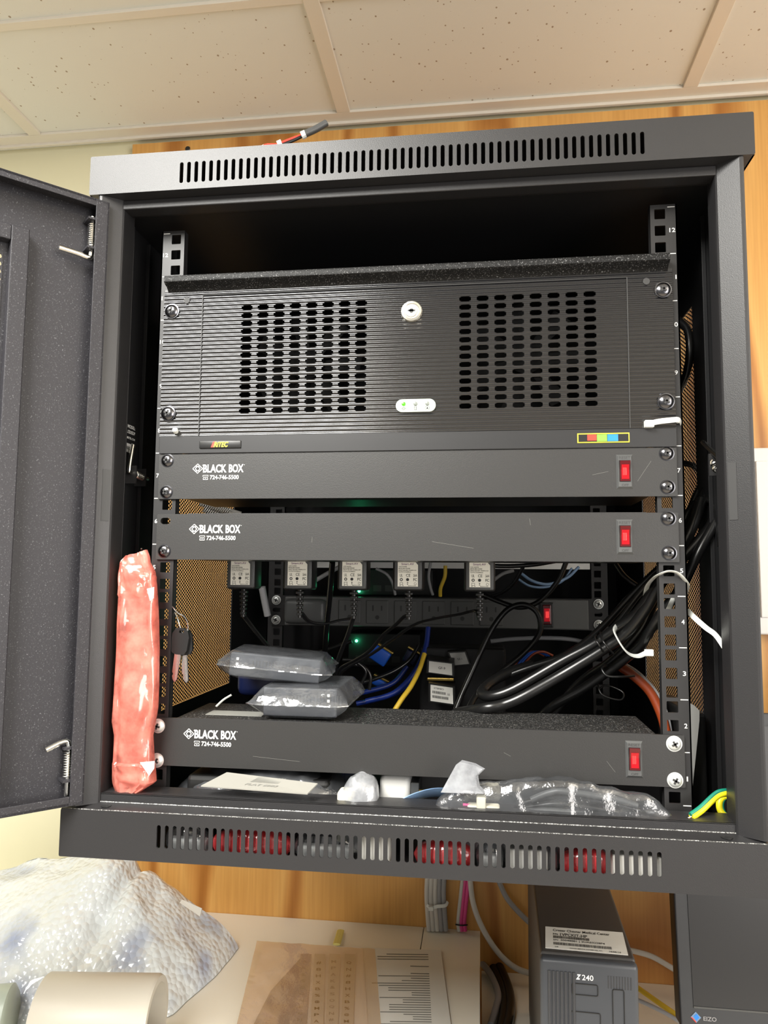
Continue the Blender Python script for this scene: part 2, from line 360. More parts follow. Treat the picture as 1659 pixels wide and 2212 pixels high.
for sx in (-1, 1):
    mb = MB()
    sl = rect(*sorted((sx*264.6, sx*269.6)), 241, 290)
    # inner return of the post, with the tall slot near its edge
    mb.prism([(sx*291, -46), (sx*289.5, -46.6), (sx*287.5, -46.2), (sx*272.5, -34.6), (sx*271.4, -33), (sx*271.2, -31), (sx*271.2, -12), (sx*285, -12), (sx*285, 0), (sx*291, 0)][::sx], 'z', -11.5, 552)
    mb.build('corner_post', M['steel'], cab)
    MB().prism([(sx*278.5, -39.8), (sx*273.2, -35.7), (sx*274.2, -34.4), (sx*279.5, -38.5)], 'z', 242, 290).build('post_slot', M['ink'], cab)
    # side panel of perforated sheet framed by solid steel
    ya, yb, za, zb = 96, 352, 42, 474
    mb = MB().box(sx*285, sx*286.5, -12, ya, -52, 549).box(sx*285, sx*286.5, yb, 555, -52, 549).box(sx*285, sx*286.5, ya, yb, -52, za).box(sx*285, sx*286.5, ya, yb, zb, 549)
    mb.box(sx*281, sx*285, 44, 46, -50, 545, .5).box(sx*279, sx*285, 4, 6, -50, 545, .5)
    mb.build('side_panel', M['inner'], cab)
    px, pz = 3.9, 4.45; mb = MB(); vs = []; fs = []
    ny = int((yb-ya)/px); nz = int((zb-za)/pz)
    for j in range(nz):
        for i in range(ny):
            cy = ya+(i+.5)*px; c_z = za+(j+.5+(.25 if i % 2 else -.25))*pz; n = len(vs)
            hx, hz = px/2, pz/2
            O_ = [(hx, 0), (hx, hz), (0, hz), (-hx, hz), (-hx, 0), (-hx, -hz), (0, -hz), (hx, -hz)]
            R_ = 1.5
            for (a, b) in O_: vs.append((sx*285.6, cy+a, c_z+b))
            for k in range(8): t = math.radians(45*k); vs.append((sx*285.6, cy+R_*math.cos(t), c_z+R_*1.08*math.sin(t)))
            for k in range(8): k2 = (k+1) % 8; fs.append((n+k, n+k2, n+8+k2, n+8+k))
    mb.add(vs, fs); pp = mb.build('perforated_vent', M['rail'], cab)
    so = pp.modifiers.new('thickness', 'SOLIDIFY'); so.thickness = .0003; so.offset = 0
MB().box(-285, 285, 553.5, 555, -52, 549).build('back_panel', M['inner'], cab)
for z_ in (20, 480): MB().box(-200, 200, 555, 599.5, z_, z_+40, 1).build('wall_bracket', M['inner'], cab)
# mounting rails with square holes
U = 44.45
def rail(sx, y, nm, front=True):
    hs = []
    for u in range(12):
        for h in (6.35, 22.225, 38.1):
            c = u*U+h; hs.append(rrect(*sorted((sx*232.5-4.8, sx*232.5+4.8)), c-4.8, c+4.8, .7, 2))
    mb = MB(); put(mb, plate(rrect(*sorted((sx*224, sx*247.5)), -9, 536, .5, 2), hs, 1.8), (0, y+.9, 0), *XV)
    mb.box(sx*246.3, sx*247.5, y, y+34, -9, 536).box(sx*224, sx*225.2, y+.9, y+9, -9, 536)
    o = mb.build('mounting_rail', M['rail'], cab)
    if front:
        k = MB()
        for u in range(13): k.box(sx*239.3, sx*245.8, y-.15, y, u*U-.35, u*U+.35)
        for u in range(1, 13):
            s_ = str(u); wd = 2.6*len(s_) if u != 1 else 1.2
            label_text(k, s_, sx*243.2-wd/2, (u-.5)*U-1.9, wd, 4.0, y-.1, .1)
        k.build('unit_numbers', M['white'], o)
    return o
for sx in (-1, 1):
    rail(sx, 0, 'front'); rail(sx, 402, 'rear', False)
# moulded marks on the left inner wall
mb = MB()
for i, (t_, h_) in enumerate((('MODEL:', 3.4), ('R12USDP', 3.4), ('RMRCTEL.COM', 2.2), ('JNRBX', 2.2))):
    vf = text_mesh(t_, None, h_, .1); wd = max(v[0] for v in vf[0])
    put(mb, vf, (-284.8, 34-wd, 341-i*5.6), (0, 1, 0), (0, 0, 1))
mb.build('model_marking', M['white'], cab)
mb = MB().box(-284.9, -284.5, 4, 29, 316, 325); st = mb.build('serial_sticker', M['lgrey'], cab)
mb = MB(); put(mb, text_mesh('08458001', 18, 3.6, .05), (-284.4, 7, 318.6), (0, 1, 0), (0, 0, 1)); mb.build('serial_number', M['ink'], st)
for yy in (46, 58): MB().lathe((-284.8, yy, 220), (1, 0, 0), [(0, 1.5), (1.2, 1)], 10).build('side_rivet', M['chrome'], cab)
# spring bolts on the side walls
def spring_bolt(par, p_tip, p_elb, p_end, sp0, sp1):
    o = MB().tube([p_tip, p_elb, p_end], 2.6, 12, 1).build('latch_pin', M['chrome'], par, smooth=True)
    MB().spring(sp0, sp1, 4, .7, 9).build('latch_spring', M['chrome'], o, smooth=True); return o
a = atx(288, 962, -277); b = atx(280, 1008, -277)
o = MB().tube([a, b, (-277, b[1]+3, b[2]-5), (-277, b[1]+40, b[2]-7)], 2.3, 12, 3).build('latch_pin', M['chrome'], cab, smooth=True)
MB().spring((-277, b[1]+10, b[2]-6), (-277, b[1]+28, b[2]-7), 3.4, .6, 8).build('latch_spring', M['chrome'], o, smooth=True)
MB().box(-285, -273, b[1]+28, b[1]+30, b[2]-16, b[2]+2).box(-285, -273, b[1]+6, b[1]+8, b[2]-16, b[2]+2).build('latch_bracket', M['steel'], cab)
o = MB().tube([atx(1518, 955, 276), atx(1553, 988, 276), (278, -6, 304)], 2.3, 12, 2).build('latch_pin', M['chrome'], cab, smooth=True)
MB().spring(atx(1543, 997, 277), atx(1550, 1018, 277), 3.2, .9, 3).build('latch_spring', M['chrome'], o, smooth=True)
MB().box(273, 285, 14, 16, 286, 306).build('latch_bracket', M['steel'], cab)

# door, open about 134 degrees, hinged on the left post
HX, HY = -283.0, -50.0; du = Vector((-.692, -.722, 0)); dn = Vector((.722, -.692, 0))
def D(s, z, t=0): v = Vector((HX, HY, 0))+du*s+dn*t; return (v.x, v.y, z)
def dbox(mb, s0, s1, z0, z1, t0, t1, b=0):
    X = Matrix(((du.x, dn.x, 0, HX), (du.y, dn.y, 0, HY), (0, 0, 1, 0), (0, 0, 0, 1))); mb.X = X; mb.box(s0, s1, t0, t1, z0, z1, b); mb.X = Matrix.Identity(4); return mb
DW = 566

mb = MB()
for z0, z1 in ((541, 544), (-9, -6)): dbox(mb, -5, DW, z0, z1, -20, 0, .5)
dbox(mb, -5, -3, -9, 544, -20, 0, .5); dbox(mb, DW-2, DW, -9, 544, -20, 0, .5)
dbox(mb, -5, 7, -9, 544, -1.6, 0, .4); dbox(mb, DW-12, DW, -9, 544, -1.6, 0, .4)
dbox(mb, 7, DW-12, 537, 544, -1.6, 0, .4); dbox(mb, 7, DW-12, -9, -1, -1.6, 0, .4)
for s0, s1, z0, z1 in ((-5, 80, -9, 544), (DW-80, DW, -9, 544), (80, DW-80, -9, 30), (80, DW-80, 475, 544)): dbox(mb, s0, s1, z0, z1, -20, -18.6)
door = mb.build('cabinet_door', M['door'], cab)
mb = MB()
for s0, s1, z0, z1 in ((61, 76, 16, 500), (DW-76, DW-61, 16, 500), (76, DW-76, 486, 500), (76, DW-76, 16, 30)): dbox(mb, s0, s1, z0, z1, -18.6, -8, 1)
mb.build('door_stiffener', M['door'], door)
vs = []; fs = []; pz = 7.0; ps = 6.1
for i in range(int((DW-160)/ps)):
    for j in range(int(454/pz)):
        s_ = 80+(i+.5)*ps; z_ = 30+(j+.5+(.25 if i % 2 else -.25))*pz; n = len(vs); hx, hz = ps/2, pz/2
        for (a, b) in [(hx, 0), (hx, hz), (0, hz), (-hx, hz), (-hx, 0), (-hx, -hz), (0, -hz), (hx, -hz)]: vs.append(D(s_+a, z_+b, -18))
        for k in range(8): t = math.radians(45*k); vs.append(D(s_+2.45*math.cos(t), z_+2.45*math.sin(t), -18))
        for k in range(8): k2 = (k+1) % 8; fs.append((n+k, n+k2, n+8+k2, n+8+k))
mb = MB(); mb.add(vs, fs); pp = mb.build('perforated_vent', M['door'], door)
so = pp.modifiers.new('thickness', 'SOLIDIFY'); so.thickness = .001; so.offset = 0
for zc, sg in ((495, 1), (42, -1)):
    o = MB().tube([D(36, zc-4*sg, -9), D(18, zc-5*sg, -9), D(9, zc-6*sg, -9), D(7, zc, -9), D(7, zc+34*sg, -9)] if sg > 0 else [D(27, zc-2, -7), D(12, zc+3, -9), D(7, zc-2, -9), D(7, zc-44, -9)], 2.6, 12, 3).build('hinge_pin', M['chrome'], door, smooth=True)
    MB().spring(D(7, zc+4*sg, -9), D(7, zc+27*sg, -9), 3.7, .7, 11).build('hinge_spring', M['chrome'], o, smooth=True)
    for q in (2, 30): mb = MB(); dbox(mb, 0, 13, zc+q*sg-1, zc+q*sg+1, -18, -2); mb.build('hinge_bracket', M['door'], door)

# ================================================================ RACK EQUIPMENT
def screw(par, x, z, m_, y=-3.0, R=5.6, ang=20):
    mb = MB().lathe((x, y+1.2, z), (0, -1, 0), [(0, R+1.1), (.9, R+1.1), (1.0, R), (1.8, R), (3.0, R*.8), (3.7, R*.45), (3.85, 0)], 28)
    o = mb.build('screw', m_, par, smooth=True)
    c = MB()
    for k in (0, 90):
        c.X = rot('Y', ang+k, (x, 0, z)); c.box(x-R*.5, x+R*.5, y-3.2, y-1.0, z-.8, z+.8)
    c.X = Matrix.Identity(4); c.build('screw_recess', M['ink'], o)
    return o
def rocker(par, xc, zt, name='rocker_switch', sx=1.0):
    # frame 15 x 31 with bevelled edge, red lit paddle
    x0, x1, z0, z1 = xc-7.2*sx, xc+7.2*sx, zt-31*sx, zt
    mb = MB(); P = [(x0, z0), (x1, z0), (x1, z1), (x0, z1)]; Q = [(x0+1.6, z0+2), (x1-1.6, z0+2), (x1-1.6, z1-2), (x0+1.6, z1-2)]
    mb.add([(p[0], -2.6, p[1]) for p in P]+[(p[0], -4.4, p[1]) for p in Q], [(0, 1, 5, 4), (1, 2, 6, 5), (2, 3, 7, 6), (3, 0, 4, 7), (4, 5, 6, 7)])
    fr = mb.build(name, M['grey'], par)
    mb = MB().box(xc-4.9, xc+4.9, -4.7, -4.3, zt-24.5, zt-5.2); mb.build('switch_well', M['black'], fr)
    pd = MB(); pd.prism([(-4.4, zt-24), (-5.4, zt-24), (-4.9, zt-14), (-7.2, zt-6), (-4.4, zt-5.6)], 'x', xc-4.3, xc+4.3); pd.build('switch_paddle', M['reddark'], fr)
    pd = MB(); pd.prism([(-4.4, zt-22.3), (-5.75, zt-22.3), (-5.2, zt-14), (-6.55, zt-9.4), (-4.4, zt-9.4)], 'x', xc-3.1, xc+3.3); pd.build('lit_window', M['redglow'], fr)
    MB().box(xc-2.2, xc+1.2, -6.0, -5.2, zt-19, zt-12, .6).build('indicator_lamp', M['redhot'], fr)
    k = MB(); label_text(k, 'RESET', xc-4.9, zt-4.2, 9.8, 2.4, -4.5, .1); label_text(k, 'OFF', xc-2.9, z0+2.4, 5.8, 2.1, -4.5, .1)
    k.build('switch_lettering', M['ink'], fr)
def logo(par, x, z):
    # x,z: left end and middle of the cube mark
    k = MB(); y = -3.05; R = 4.9; cx = x+R
    def ln(a, b, w_=.35):
        a = Vector((a[0], y, a[1])); b = Vector((b[0], y, b[1])); t = (b-a).normalized(); nn = Vector((-t.z, 0, t.x))*w_
        k.add([tuple(a+nn), tuple(a-nn), tuple(b-nn), tuple(b+nn)], [(0, 1, 2, 3)])
    o_ = [(cx-R, z), (cx, z+R*.93), (cx+R, z), (cx, z-R*.93)]; i_ = [(cx-R*.52, z), (cx, z+R*.5), (cx+R*.52, z), (cx, z-R*.5)]
    for q in range(4): ln(o_[q], o_[(q+1) % 4]); ln(i_[q], i_[(q+1) % 4])
    i2 = [(cx-2.5, z), (cx+2.5, z)]
    ln((cx-R*.26, z+R*.75), (cx-R*.26, z+R*.25)); ln((cx+R*.26, z+R*.75), (cx+R*.26, z+R*.25)); ln((cx-R*.26, z-R*.75), (cx-R*.26, z-R*.25)); ln((cx+R*.26, z-R*.75), (cx+R*.26, z-R*.25))
    label_text(k, 'BLACK', cx+R+.6, z-4.0, 23.4, 8.0, y, .3); label_text(k, 'BOX', cx+R+26.2, z-4.0, 14.6, 8.0, y, .3)
    k.add([(cx+R+.2+a, y, z+3.3+b) for a, b in ((-.5, 0), (0, .5), (.5, 0), (0, -.5))], [(0, 1, 2, 3)]); k.add([(cx+R+41.6+a, y, z+3.3+b) for a, b in ((-.4, 0), (0, .4), (.4, 0), (0, -.4))], [(0, 1, 2, 3)])
    label_text(k, '724-746-5500', cx+R+7.6, z-10.6, 28.6, 4.2, y, .2)
    px = cx+R+.8; zz = z-10.6
    for a, b in (((px, zz), (px+4.8, zz)), ((px, zz), (px+.6, zz+2.4)), ((px+4.8, zz), (px+4.2, zz+2.4)), ((px+.6, zz+2.4), (px+4.2, zz+2.4)), ((px-.2, zz+4.1), (px+5, zz+4.1)), ((px-.2, zz+4.1), (px-.2, zz+2.8)), ((px+5, zz+4.1), (px+5, zz+2.8)), ((px+1.6, zz+1.2), (px+3.2, zz+1.2))): ln(a, b, .22)
    k.build('maker_logo', M['white'], par)
def scratch(par, a, b, w_=.15):
    a = Vector(a); b = Vector(b); t = (b-a).normalized(); n = Vector((-t.z, 0, t.x))*w_/2; mb = MB(); mb.add([tuple(a+n), tuple(a-n), tuple(b-n), tuple(b+n)], [(0, 1, 2, 3)]); mb.build('scratch', M['inkg'], par)
def power_strip(zt, lx, scr, sw, label, dusty=False):
    t = thing('rack_power_strip', (0, 0, zt-43.6), label, 'power strip', 'one-unit rack power strips')
    oval = rrect(-237.5, -227.5, zt-9.8, zt-3.6, 3, 5)
    hl = [] if (-1, zt-6.5) in [(s_[0], s_[1]) for s_ in scr] or dusty or zt > 300 else [oval]
    mb = MB(); put(mb, plate(rrect(-241, 241, zt-43.6, zt, .8, 2), hl, 2.4), (0, -1.4, 0), *XV)
    mb.build('front_panel', M['panel'], t)
    mb = MB().box(-217, 219, -.2, 88, zt-43, zt-.6, .8); ch = mb.build('housing', M['dust'] if dusty else M['black'], t)
    if not dusty:
        for k in range(8):
            x = -180+48*k; mb = MB().box(x-17, x+17, 88, 90.5, zt-38, zt-6, 1); oo = mb.build('outlet', M['grey'], t)
            c = MB().box(x-7, x-5.4, 90.4, 91, zt-20, zt-12).box(x+5.4, x+7, 90.4, 91, zt-20, zt-12).lathe((x, 90.4, zt-29), (0, 1, 0), [(0, 2.4), (.5, 2.4)], 12); c.build('outlet_slots', M['ink'], oo)
    MB().box(-210, 214, -2.4, -.2, zt-.4, zt+.5, .2).build('housing_lip', M['rail'], t)
    logo(t, lx, zt-14.5 if not dusty else zt-13.8)
    rocker(t, sw, zt-6)
    for (xa, za, xb, zb) in {309.4: ((207, -30, 219, -12), (168, -24, 182, -21)), 251.2: ((-88, -22, -88.2, -27), (24, -26, 62, -32), (112, -5, 113, -11)), 59.2: ((-140, -32, -96, -35), (176, -24, 183, -33), (88, -20, 94, -23))}[zt]: scratch(t, (xa, -2.75, zt+za), (xb, -2.75, zt+zb))
    for (sx, z_, m_, a) in scr: screw(t, sx*232.5, z_, M[m_], ang=a)
    return t
power_strip(309.4, -206.5, [(-1, 303.3, 'screw', 5), (-1, 272.5, 'screw', 50), (1, 304, 'screw', 60), (1, 274, 'screw', 35)], 196, 'upper black one-unit power strip directly under the ribbed server')
power_strip(251.2, -208, [(-1, 215.5, 'screw', 20), (1, 246, 'screw', 30), (1, 215.5, 'screw', 40)], 195, 'middle black power strip with the five label-side-out adapters hanging behind it')
power_strip(59.2, -207, [(-1, 51.5, 'zinc', 15), (-1, 20, 'zinc', 40), (1, 52, 'zinc', 60), (1, 21.5, 'zinc', 30)], 199, 'lowest black power strip with dusty top carrying two bagged boxes', True)

sk = MB().box(-196, -140, 22, 44, 58.55, 59.1); sk = sk.build('paper_sticker', M['inkg'], [o for o in COL.objects if o.name.startswith('rack_power_strip')][-1])

# server, four units: ribbed face with two blocks of slots
sv = thing('rack_server', (0, 0, 310), 'black four-unit rack server with ribbed aluminium face, lock and green light', 'server')
ZB, ZT = 327.0, 471.0; PITCH = 3.925
def ribz(z): return -4.0-.36*math.cos(2*math.pi*(z-ZB)/PITCH)
zs = []; z = ZB
while z < ZT-.01: zs.append(z); z += PITCH/8
zs.append(ZT)
rows = []
for k in range(14):
    c = ZB+PITCH*(6+2*k)+PITCH*0; rows.append(c)      # slot centres sit on grooves
ROFF = 349.2-rows[0]; q_ = round(ROFF/PITCH)*PITCH; rows = [c+q_ for c in rows]
SL = [(-161.7+16.05*k, -150.6+16.05*k) for k in range(8)]+[(49.2+16.2*k, 60.0+16.2*k) for k in range(8)]
xs = [-241]
for a, b in SL: xs += [a, a+1.9, b-1.9, b]
xs += [241]; xs = sorted(xs)
xi = {round(x, 3): i for i, x in enumerate(xs)}
vs = []; fs = []
for z in zs:
    for x in xs: vs.append((x, ribz(z), z))
nx = len(xs)
inner = set(); 
for j in range(len(zs)-1):
    zc = (zs[j]+zs[j+1])/2; row = min(rows, key=lambda c: abs(c-zc)); dz = abs(zc-row); inrow = dz < 2.25
    step = int(dz/(PITCH/8)) if inrow else 9       # 0..3 are inside; 3 and 4 are the outermost
    for i in range(nx-1):
        A, B_, C_, D_ = j*nx+i, j*nx+i+1, (j+1)*nx+i+1, (j+1)*nx+i
        kind = None
        if inrow:
            for a, b in SL:
                if xs[i] >= a-.01 and xs[i+1] <= b+.01:
                    kind = 'L' if abs(xs[i]-a) < .01 else ('R' if abs(xs[i+1]-b) < .01 else 'M')
        if kind is None: fs.append((A, B_, C_, D_))
        elif kind == 'M' or step < 3: pass
        else:
            up = zc > row
            if kind == 'L': fs.append((A, C_, D_) if up else (A, B_, D_))
            else: fs.append((B_, C_, D_) if up else (A, B_, C_))
nface = len(fs); h4 = 4*PITCH/8; h3 = 3*PITCH/8
for row in rows:
    for a, b in SL:
        o_ = [(a, row-h3), (a+1.9, row-h4), (b-1.9, row-h4), (b, row-h3), (b, row+h3), (b-1.9, row+h4), (a+1.9, row+h4), (a, row+h3)]
        n = len(vs); vs += [(x, ribz(z_)+.01, z_) for x, z_ in o_]+[(x, -2.2, z_) for x, z_ in o_]
        fs += [(n+i, n+(i+1) % 8, n+8+(i+1) % 8, n+8+i) for i in range(8)]
me = bpy.data.meshes.new('ribbed_face'); me.from_pydata(vs, [], fs); me.update()
nl_ = []
for p_ in me.polygons:
    for li in p_.loop_indices:
        if p_.index < nface:
            z_ = me.vertices[me.loops[li].vertex_index].co.z; sl_ = .36*2*math.pi/PITCH*math.sin(2*math.pi*(z_-ZB)/PITCH); nl_.append(Vector((0, -1, sl_)).normalized())
        else: nl_.append(p_.normal.copy())
face = link('ribbed_face', me, M['rib'], sv, None, True); me.normals_split_custom_set(nl_)
tag(face, 'ribbed black aluminium face with oval slots')
mb = MB().box(-241, 241, -3.9, -1.6, 309.8, 327, .4).box(-241, 241, -3.9, -1.6, 470.9, 474, .3); mb.build('front_frame', M['rail_black'], sv)
# projecting top lip: dusty rounded front, glossy underside
mb = MB(); pr = [(-2, 484), (-12, 484.2), (-14.6, 483.4), (-15.6, 481), (-15.2, 477.4), (-13, 475.8), (-8, 474.6), (-4.5, 471), (-2, 471)]
mb.prism(pr, 'x', -237, 237); mb.build('top_lip', M['dustf'], sv, smooth=True)
MB().box(-215, 215, 60, 380, 312, 484, 1).build('chassis', M['void'], sv)
MB().box(-217, -215, -1.6, 380, 312, 484).box(215, 217, -1.6, 380, 312, 484).box(-217, 217, -1.6, 380, 310, 312).box(-217, 217, -1.6, 380, 484, 486).build('chassis_shell', M['inner'], sv)
mb = MB()
for x in (-201.2, 201.2): mb.box(x-.4, x+.4, -4.9, -3.9, 327, 466.5)
mb.box(-201, 201, -4.65, -3.9, 466.3, 466.8); mb.build('door_seam', M['ink'], sv)
for x0 in (-100, 111):     # fan behind each block of slots
    mb = MB().lathe((x0, 18, 400), (0, -1, 0), [(0, 17), (6, 16), (7, 12)], 24)
    for k in range(7):
        t = 2*math.pi*k/7; mb.X = rot('Y', math.degrees(t), (x0, 0, 400)); mb.add([(x0+14, 16, 395), (x0+52, 12, 388), (x0+54, 20, 408), (x0+14, 24, 406)], [(0, 1, 2, 3)]); mb.X = Matrix.Identity(4)
    mb.build('cooling_fan', M['void'], sv)
mb = MB().lathe((4.4, -4, 441.9), (0, -1, 0), [(0, 10.2), (1.5, 10.2), (2.6, 9.4), (3.0, 7.6), (2.6, 7.0), (2.6, 6.2), (3.4, 5.6), (3.6, 3)], 36); lk = mb.build('key_lock', M['silver'], sv, smooth=True)
MB().box(0.8, 8.0, -7.9, -7.3, 441.2, 442.8).lathe((4.4, -7.3, 441.9), (0, -1, 0), [(0, 2.2), (.6, 2.2)], 12).build('keyhole', M['ink'], lk)
mb = MB(); put(mb, plate(rrect(-9.8, 27.4, 345.6, 357.6, 5.9, 8), [], 1.6), (0, -5.2, 0), *XV); lp = mb.build('indicator_window', M['lens'], sv)
for x, m_ in ((-2.4, 'greenled'), (8.6, 'offled'), (19.6, 'offled')):
    MB().lathe((x, -5.8, 353.2), (0, -1, 0), [(0, 2), (.7, 1.8), (1.1, 1)], 14).build('indicator_light', M[m_], lp, smooth=True)
k = MB()
for t in range(8): a = t*math.pi/4; k.X = rot('Y', math.degrees(a), (-2.4, 0, 348.8)); k.box(-2.4+1.3, -2.4+2.2, -6.15, -6.0, 348.65, 348.95); k.X = Matrix.Identity(4)
def ring(k, x, z, r0, r1, y=-6.1, n=16): k.add([(x+r_*math.cos(2*math.pi*i/n), y, z+r_*math.sin(2*math.pi*i/n)) for r_ in (r0, r1) for i in range(n)], [(i, (i+1) % n, n+(i+1) % n, n+i) for i in range(n)])
ring(k, -2.4, 348.8, .8, 1.1); ring(k, 8.6, 350.2, .9, 1.15); k.box(7.5, 7.75, -6.15, -6, 347.4, 350.2).box(9.45, 9.7, -6.15, -6, 347.4, 350.2).box(7.5, 9.7, -6.15, -6, 347.2, 347.45)
ring(k, 19.6, 348.9, 2.0, 2.25); k.add([(19.6, -6.1, 350.3), (18.6, -6.1, 347.9), (20.8, -6.1, 348.3)], [(0, 1, 2)]); k.build('indicator_symbols', M['ink'], lp)
mb = MB().box(-200, -158.6, -5.2, -3.6, 314.2, 321.6, .9); bd = mb.build('maker_badge', M['black'], sv, smooth=True)
k = MB(); k.add([(x, -5.35, z) for x, z in ((-188.2, 315.2), (-184.8, 315.2), (-183, 320.6), (-186, 320.6))], [(0, 1, 2, 3)]); k.build('badge_red_mark', M['red'], bd)
k = MB(); label_text(k, 'RiTEC', -185.4, 315.2, 14.6, 5.2, -5.5, .35, .3); k.build('badge_lettering', M['yellow'], bd)
mb = MB().box(155, 200.6, -4.5, -3.9, 314.2, 323, .2); stk = mb.build('colour_sticker', M['yellow'], sv)
MB().box(156, 199.6, -4.8, -4.4, 315.2, 322).build('sticker_ground', M['black'], stk)
for x0, x1, m_ in ((163.8, 171.8, 'red'), (172.2, 181, 'green'), (181.4, 190.6, 'blue')):
    MB().box(x0, x1, -5.0, -4.7, 315.4+(0 if m_ != 'red' else .8), 321.6, .2).build('colour_patch', M[m_], stk)
for x_ in (-217.5, 218.2): MB().lathe((x_, -4.2, 462), (0, -1, 0), [(0, 3.1), (.7, 3.1)], 18).build('screw_hole', M['ink'], sv)
for sx, z_, a in ((-1, 451.3, 20), (-1, 349, 25), (1, 453.3, 50), (1, 350.5, 40)): screw(sv, sx*232.5, z_, M['screw'], -5.6, 6.4, a)
MB().lathe((-224.5, -3.8, 331.5), (.25, -1, .1), [(0, 2.7), (5, 2.7), (6.3, 1.8)], 14).build('rubber_stud', M['nylon'], sv, smooth=True)

# rear power distribution unit
pd = thing('rear_power_strip', (0, 400, 120), 'dark grey eight-outlet power strip on the rear rails, one outlet holding a large black plug', 'power strip')
hl = []
mb = MB(); put(mb, plate(rrect(-241, 241, 121, 165, 1, 2), [rrect(*sorted((s_*225, s_*238)), z_-3, z_+3, 2.8, 4) for s_ in (-1, 1) for z_ in (129, 143.5, 158)], 2), (0, 400, 0), *XV); mb.build('mounting_flange', M['rail'], pd)
mb = MB().box(-214, 216, 376, 440, 123, 164, 1.5); mb.build('strip_body', M['pdu'], pd)
for k in range(6):
    xc = -118+40.2*k; mb = MB().box(xc-16, xc+16, 374, 376.4, 127, 160, 1.2); o = mb.build('outlet', M['pdu'], pd)
    MB().box(xc-7.4, xc-5.2, 373.6, 374.2, 145, 153).box(xc+5.2, xc+7.2, 373.6, 374.2, 145.5, 152.5).lathe((xc, 374.2, 136), (0, -1, 0), [(0, 3), (.6, 3)], 14).build('outlet_slots', M['ink'], o)
mb = MB().box(-211, -150, 356, 376, 126, 161, 7); mb.build('outlet_cover', M['grey'], pd, smooth=True)
o = MB().box(150, 168, 372, 377, 126, 160, 1).build('rocker_switch', M['black'], pd)
MB().box(153, 165, 369, 373, 130, 157, 1.5).build('switch_paddle', M['reddark'], o); MB().box(155, 163, 368.2, 370, 134, 152, 1).build('lit_window', M['redglow'], o); MB().box(157, 161.5, 367.6, 369, 139, 148, 1).build('indicator_lamp', M['redhot'], o)
for s_ in (-1, 1):
    for z_ in (129, 158): screw(pd, s_*232.5, z_, M['zinc'], 397, 5.8)

# wall-plug adapters
ad_px = [(520, 0), (643, 0), (761, 0), (881, 0), (1036, 0)]
ad_lab = ['leftmost black plug-in adapter, hanging nearest the perforated left side', 'black plug-in adapter second from left, its cord curving right', 'black plug-in adapter directly above the green glow', 'black plug-in adapter second from right, its cord running down left', 'rightmost black plug-in adapter, set apart above the outlets']
def adapter(i, xc, lab):
    y0 = 95; t = thing('plug_adapter', (xc, y0, 176), lab, 'power adapter', 'adapters hanging under the middle power strip')
    z0 = 178.3
    MB().box(xc-16, xc+16, y0, y0+26, z0, 231, 3).build('adapter_body', M['black'], t, smooth=True)
    MB().box(xc-14.2, xc+14.2, y0-1.6, y0+1, z0+1.8, 226, 1.5).build('adapter_face', M['grey'], t, smooth=True)
    vf = plate([(xc-10.5, 183), (xc+10.8, 183), (xc+10.8, 205.5), (xc+8.2, 208.5), (xc-10.5, 208.5)], [], .3); mb = MB(); put(mb, vf, (0, y0-1.9, 0), *XV); lb = mb.build('rating_label', M['labl'], t)
    k = MB(); yy = y0-2.2; label_text(k, 'Smart-AV', xc-6.5, 205.4, 13, 2.2, yy, .05); k.build('label_brand', M['inkp'], lb)
    k = MB(); label_text(k, 'AC/DC ADAPTER', xc-9.4, 203, 8.6, 1.1, yy, .03); label_text(k, 'MODEL:MKP-0502000', xc-9.4, 201.2, 12, 1.1, yy, .03)
    label_text(k, 'INPUT:100-240V~50/60Hz 0.3A', xc-9.4, 199.4, 18.6, 1.1, yy, .03); label_text(k, 'OUTPUT:5V/2000mA', xc-9.4, 197.6, 13, 1.1, yy, .03)
    label_text(k, 'UL', xc-8.2, 193.2, 3, 2.8, yy, .05); label_text(k, 'CE', xc-1.6, 193.2, 4.4, 3, yy, .03); label_text(k, 'SAA', xc+6, 193.2, 4, 2.8, yy, .03)
    ring(k, xc-6.6, 190.2, .8, 1.6, yy); k.lathe((xc, yy, 190.2), (0, -1, 0), [(0, 1.6), (.1, 1.6)], 12); label_text(k, 'FC', xc+6, 188.8, 3.8, 2.9, yy, .2)
    for x in (-8.2, ): k.box(xc+x, xc+x+3.2, yy, yy-.1, 187, 187.3).box(xc+x, xc+x+3.2, yy, yy-.1, 184.6, 184.9).box(xc+x, xc+x+.3, yy, yy-.1, 184.6, 187.3).box(xc+x+2.9, xc+x+3.2, yy, yy-.1, 184.6, 187.3)
    k.X = rot('Y', 30, (xc+8, 0, 186)); ring(k, xc+8, 186, 1.2, 1.5, yy, 5); k.X = Matrix.Identity(4)
    k.add([(xc-.9, yy, 187.4), (xc+.9, yy, 187.4), (xc, yy, 186.2), (xc+.7, yy, 184.9), (xc-.7, yy, 184.9)], [(0, 1, 2), (2, 3, 4)])
    label_text(k, 'MADE IN CHINA', xc+.6, 183.4, 8.6, .9, yy, .05); ring(k, xc-7.8, 183.9, .2, .5, yy); ring(k, xc-4.8, 183.9, .2, .5, yy); k.build('label_print', M['ink'], lb)
    mb = MB()
    for q in range(6):
        zz = z0-3-q*4.6; rr = 4.2-.28*q; mb.box(xc-rr, xc+rr, y0+9, y0+15, zz-1.4, zz+1.4, .8)
    mb.cyl((xc, y0+12, z0), (xc, y0+12, z0-30), 2.2, 10); mb.build('strain_relief', M['black'], t, smooth=True)
    MB().box(xc-13, xc+13, y0-.6, y0+22, 226, 243, 2).build('plug_shoulder', M['black'], t)
    return t
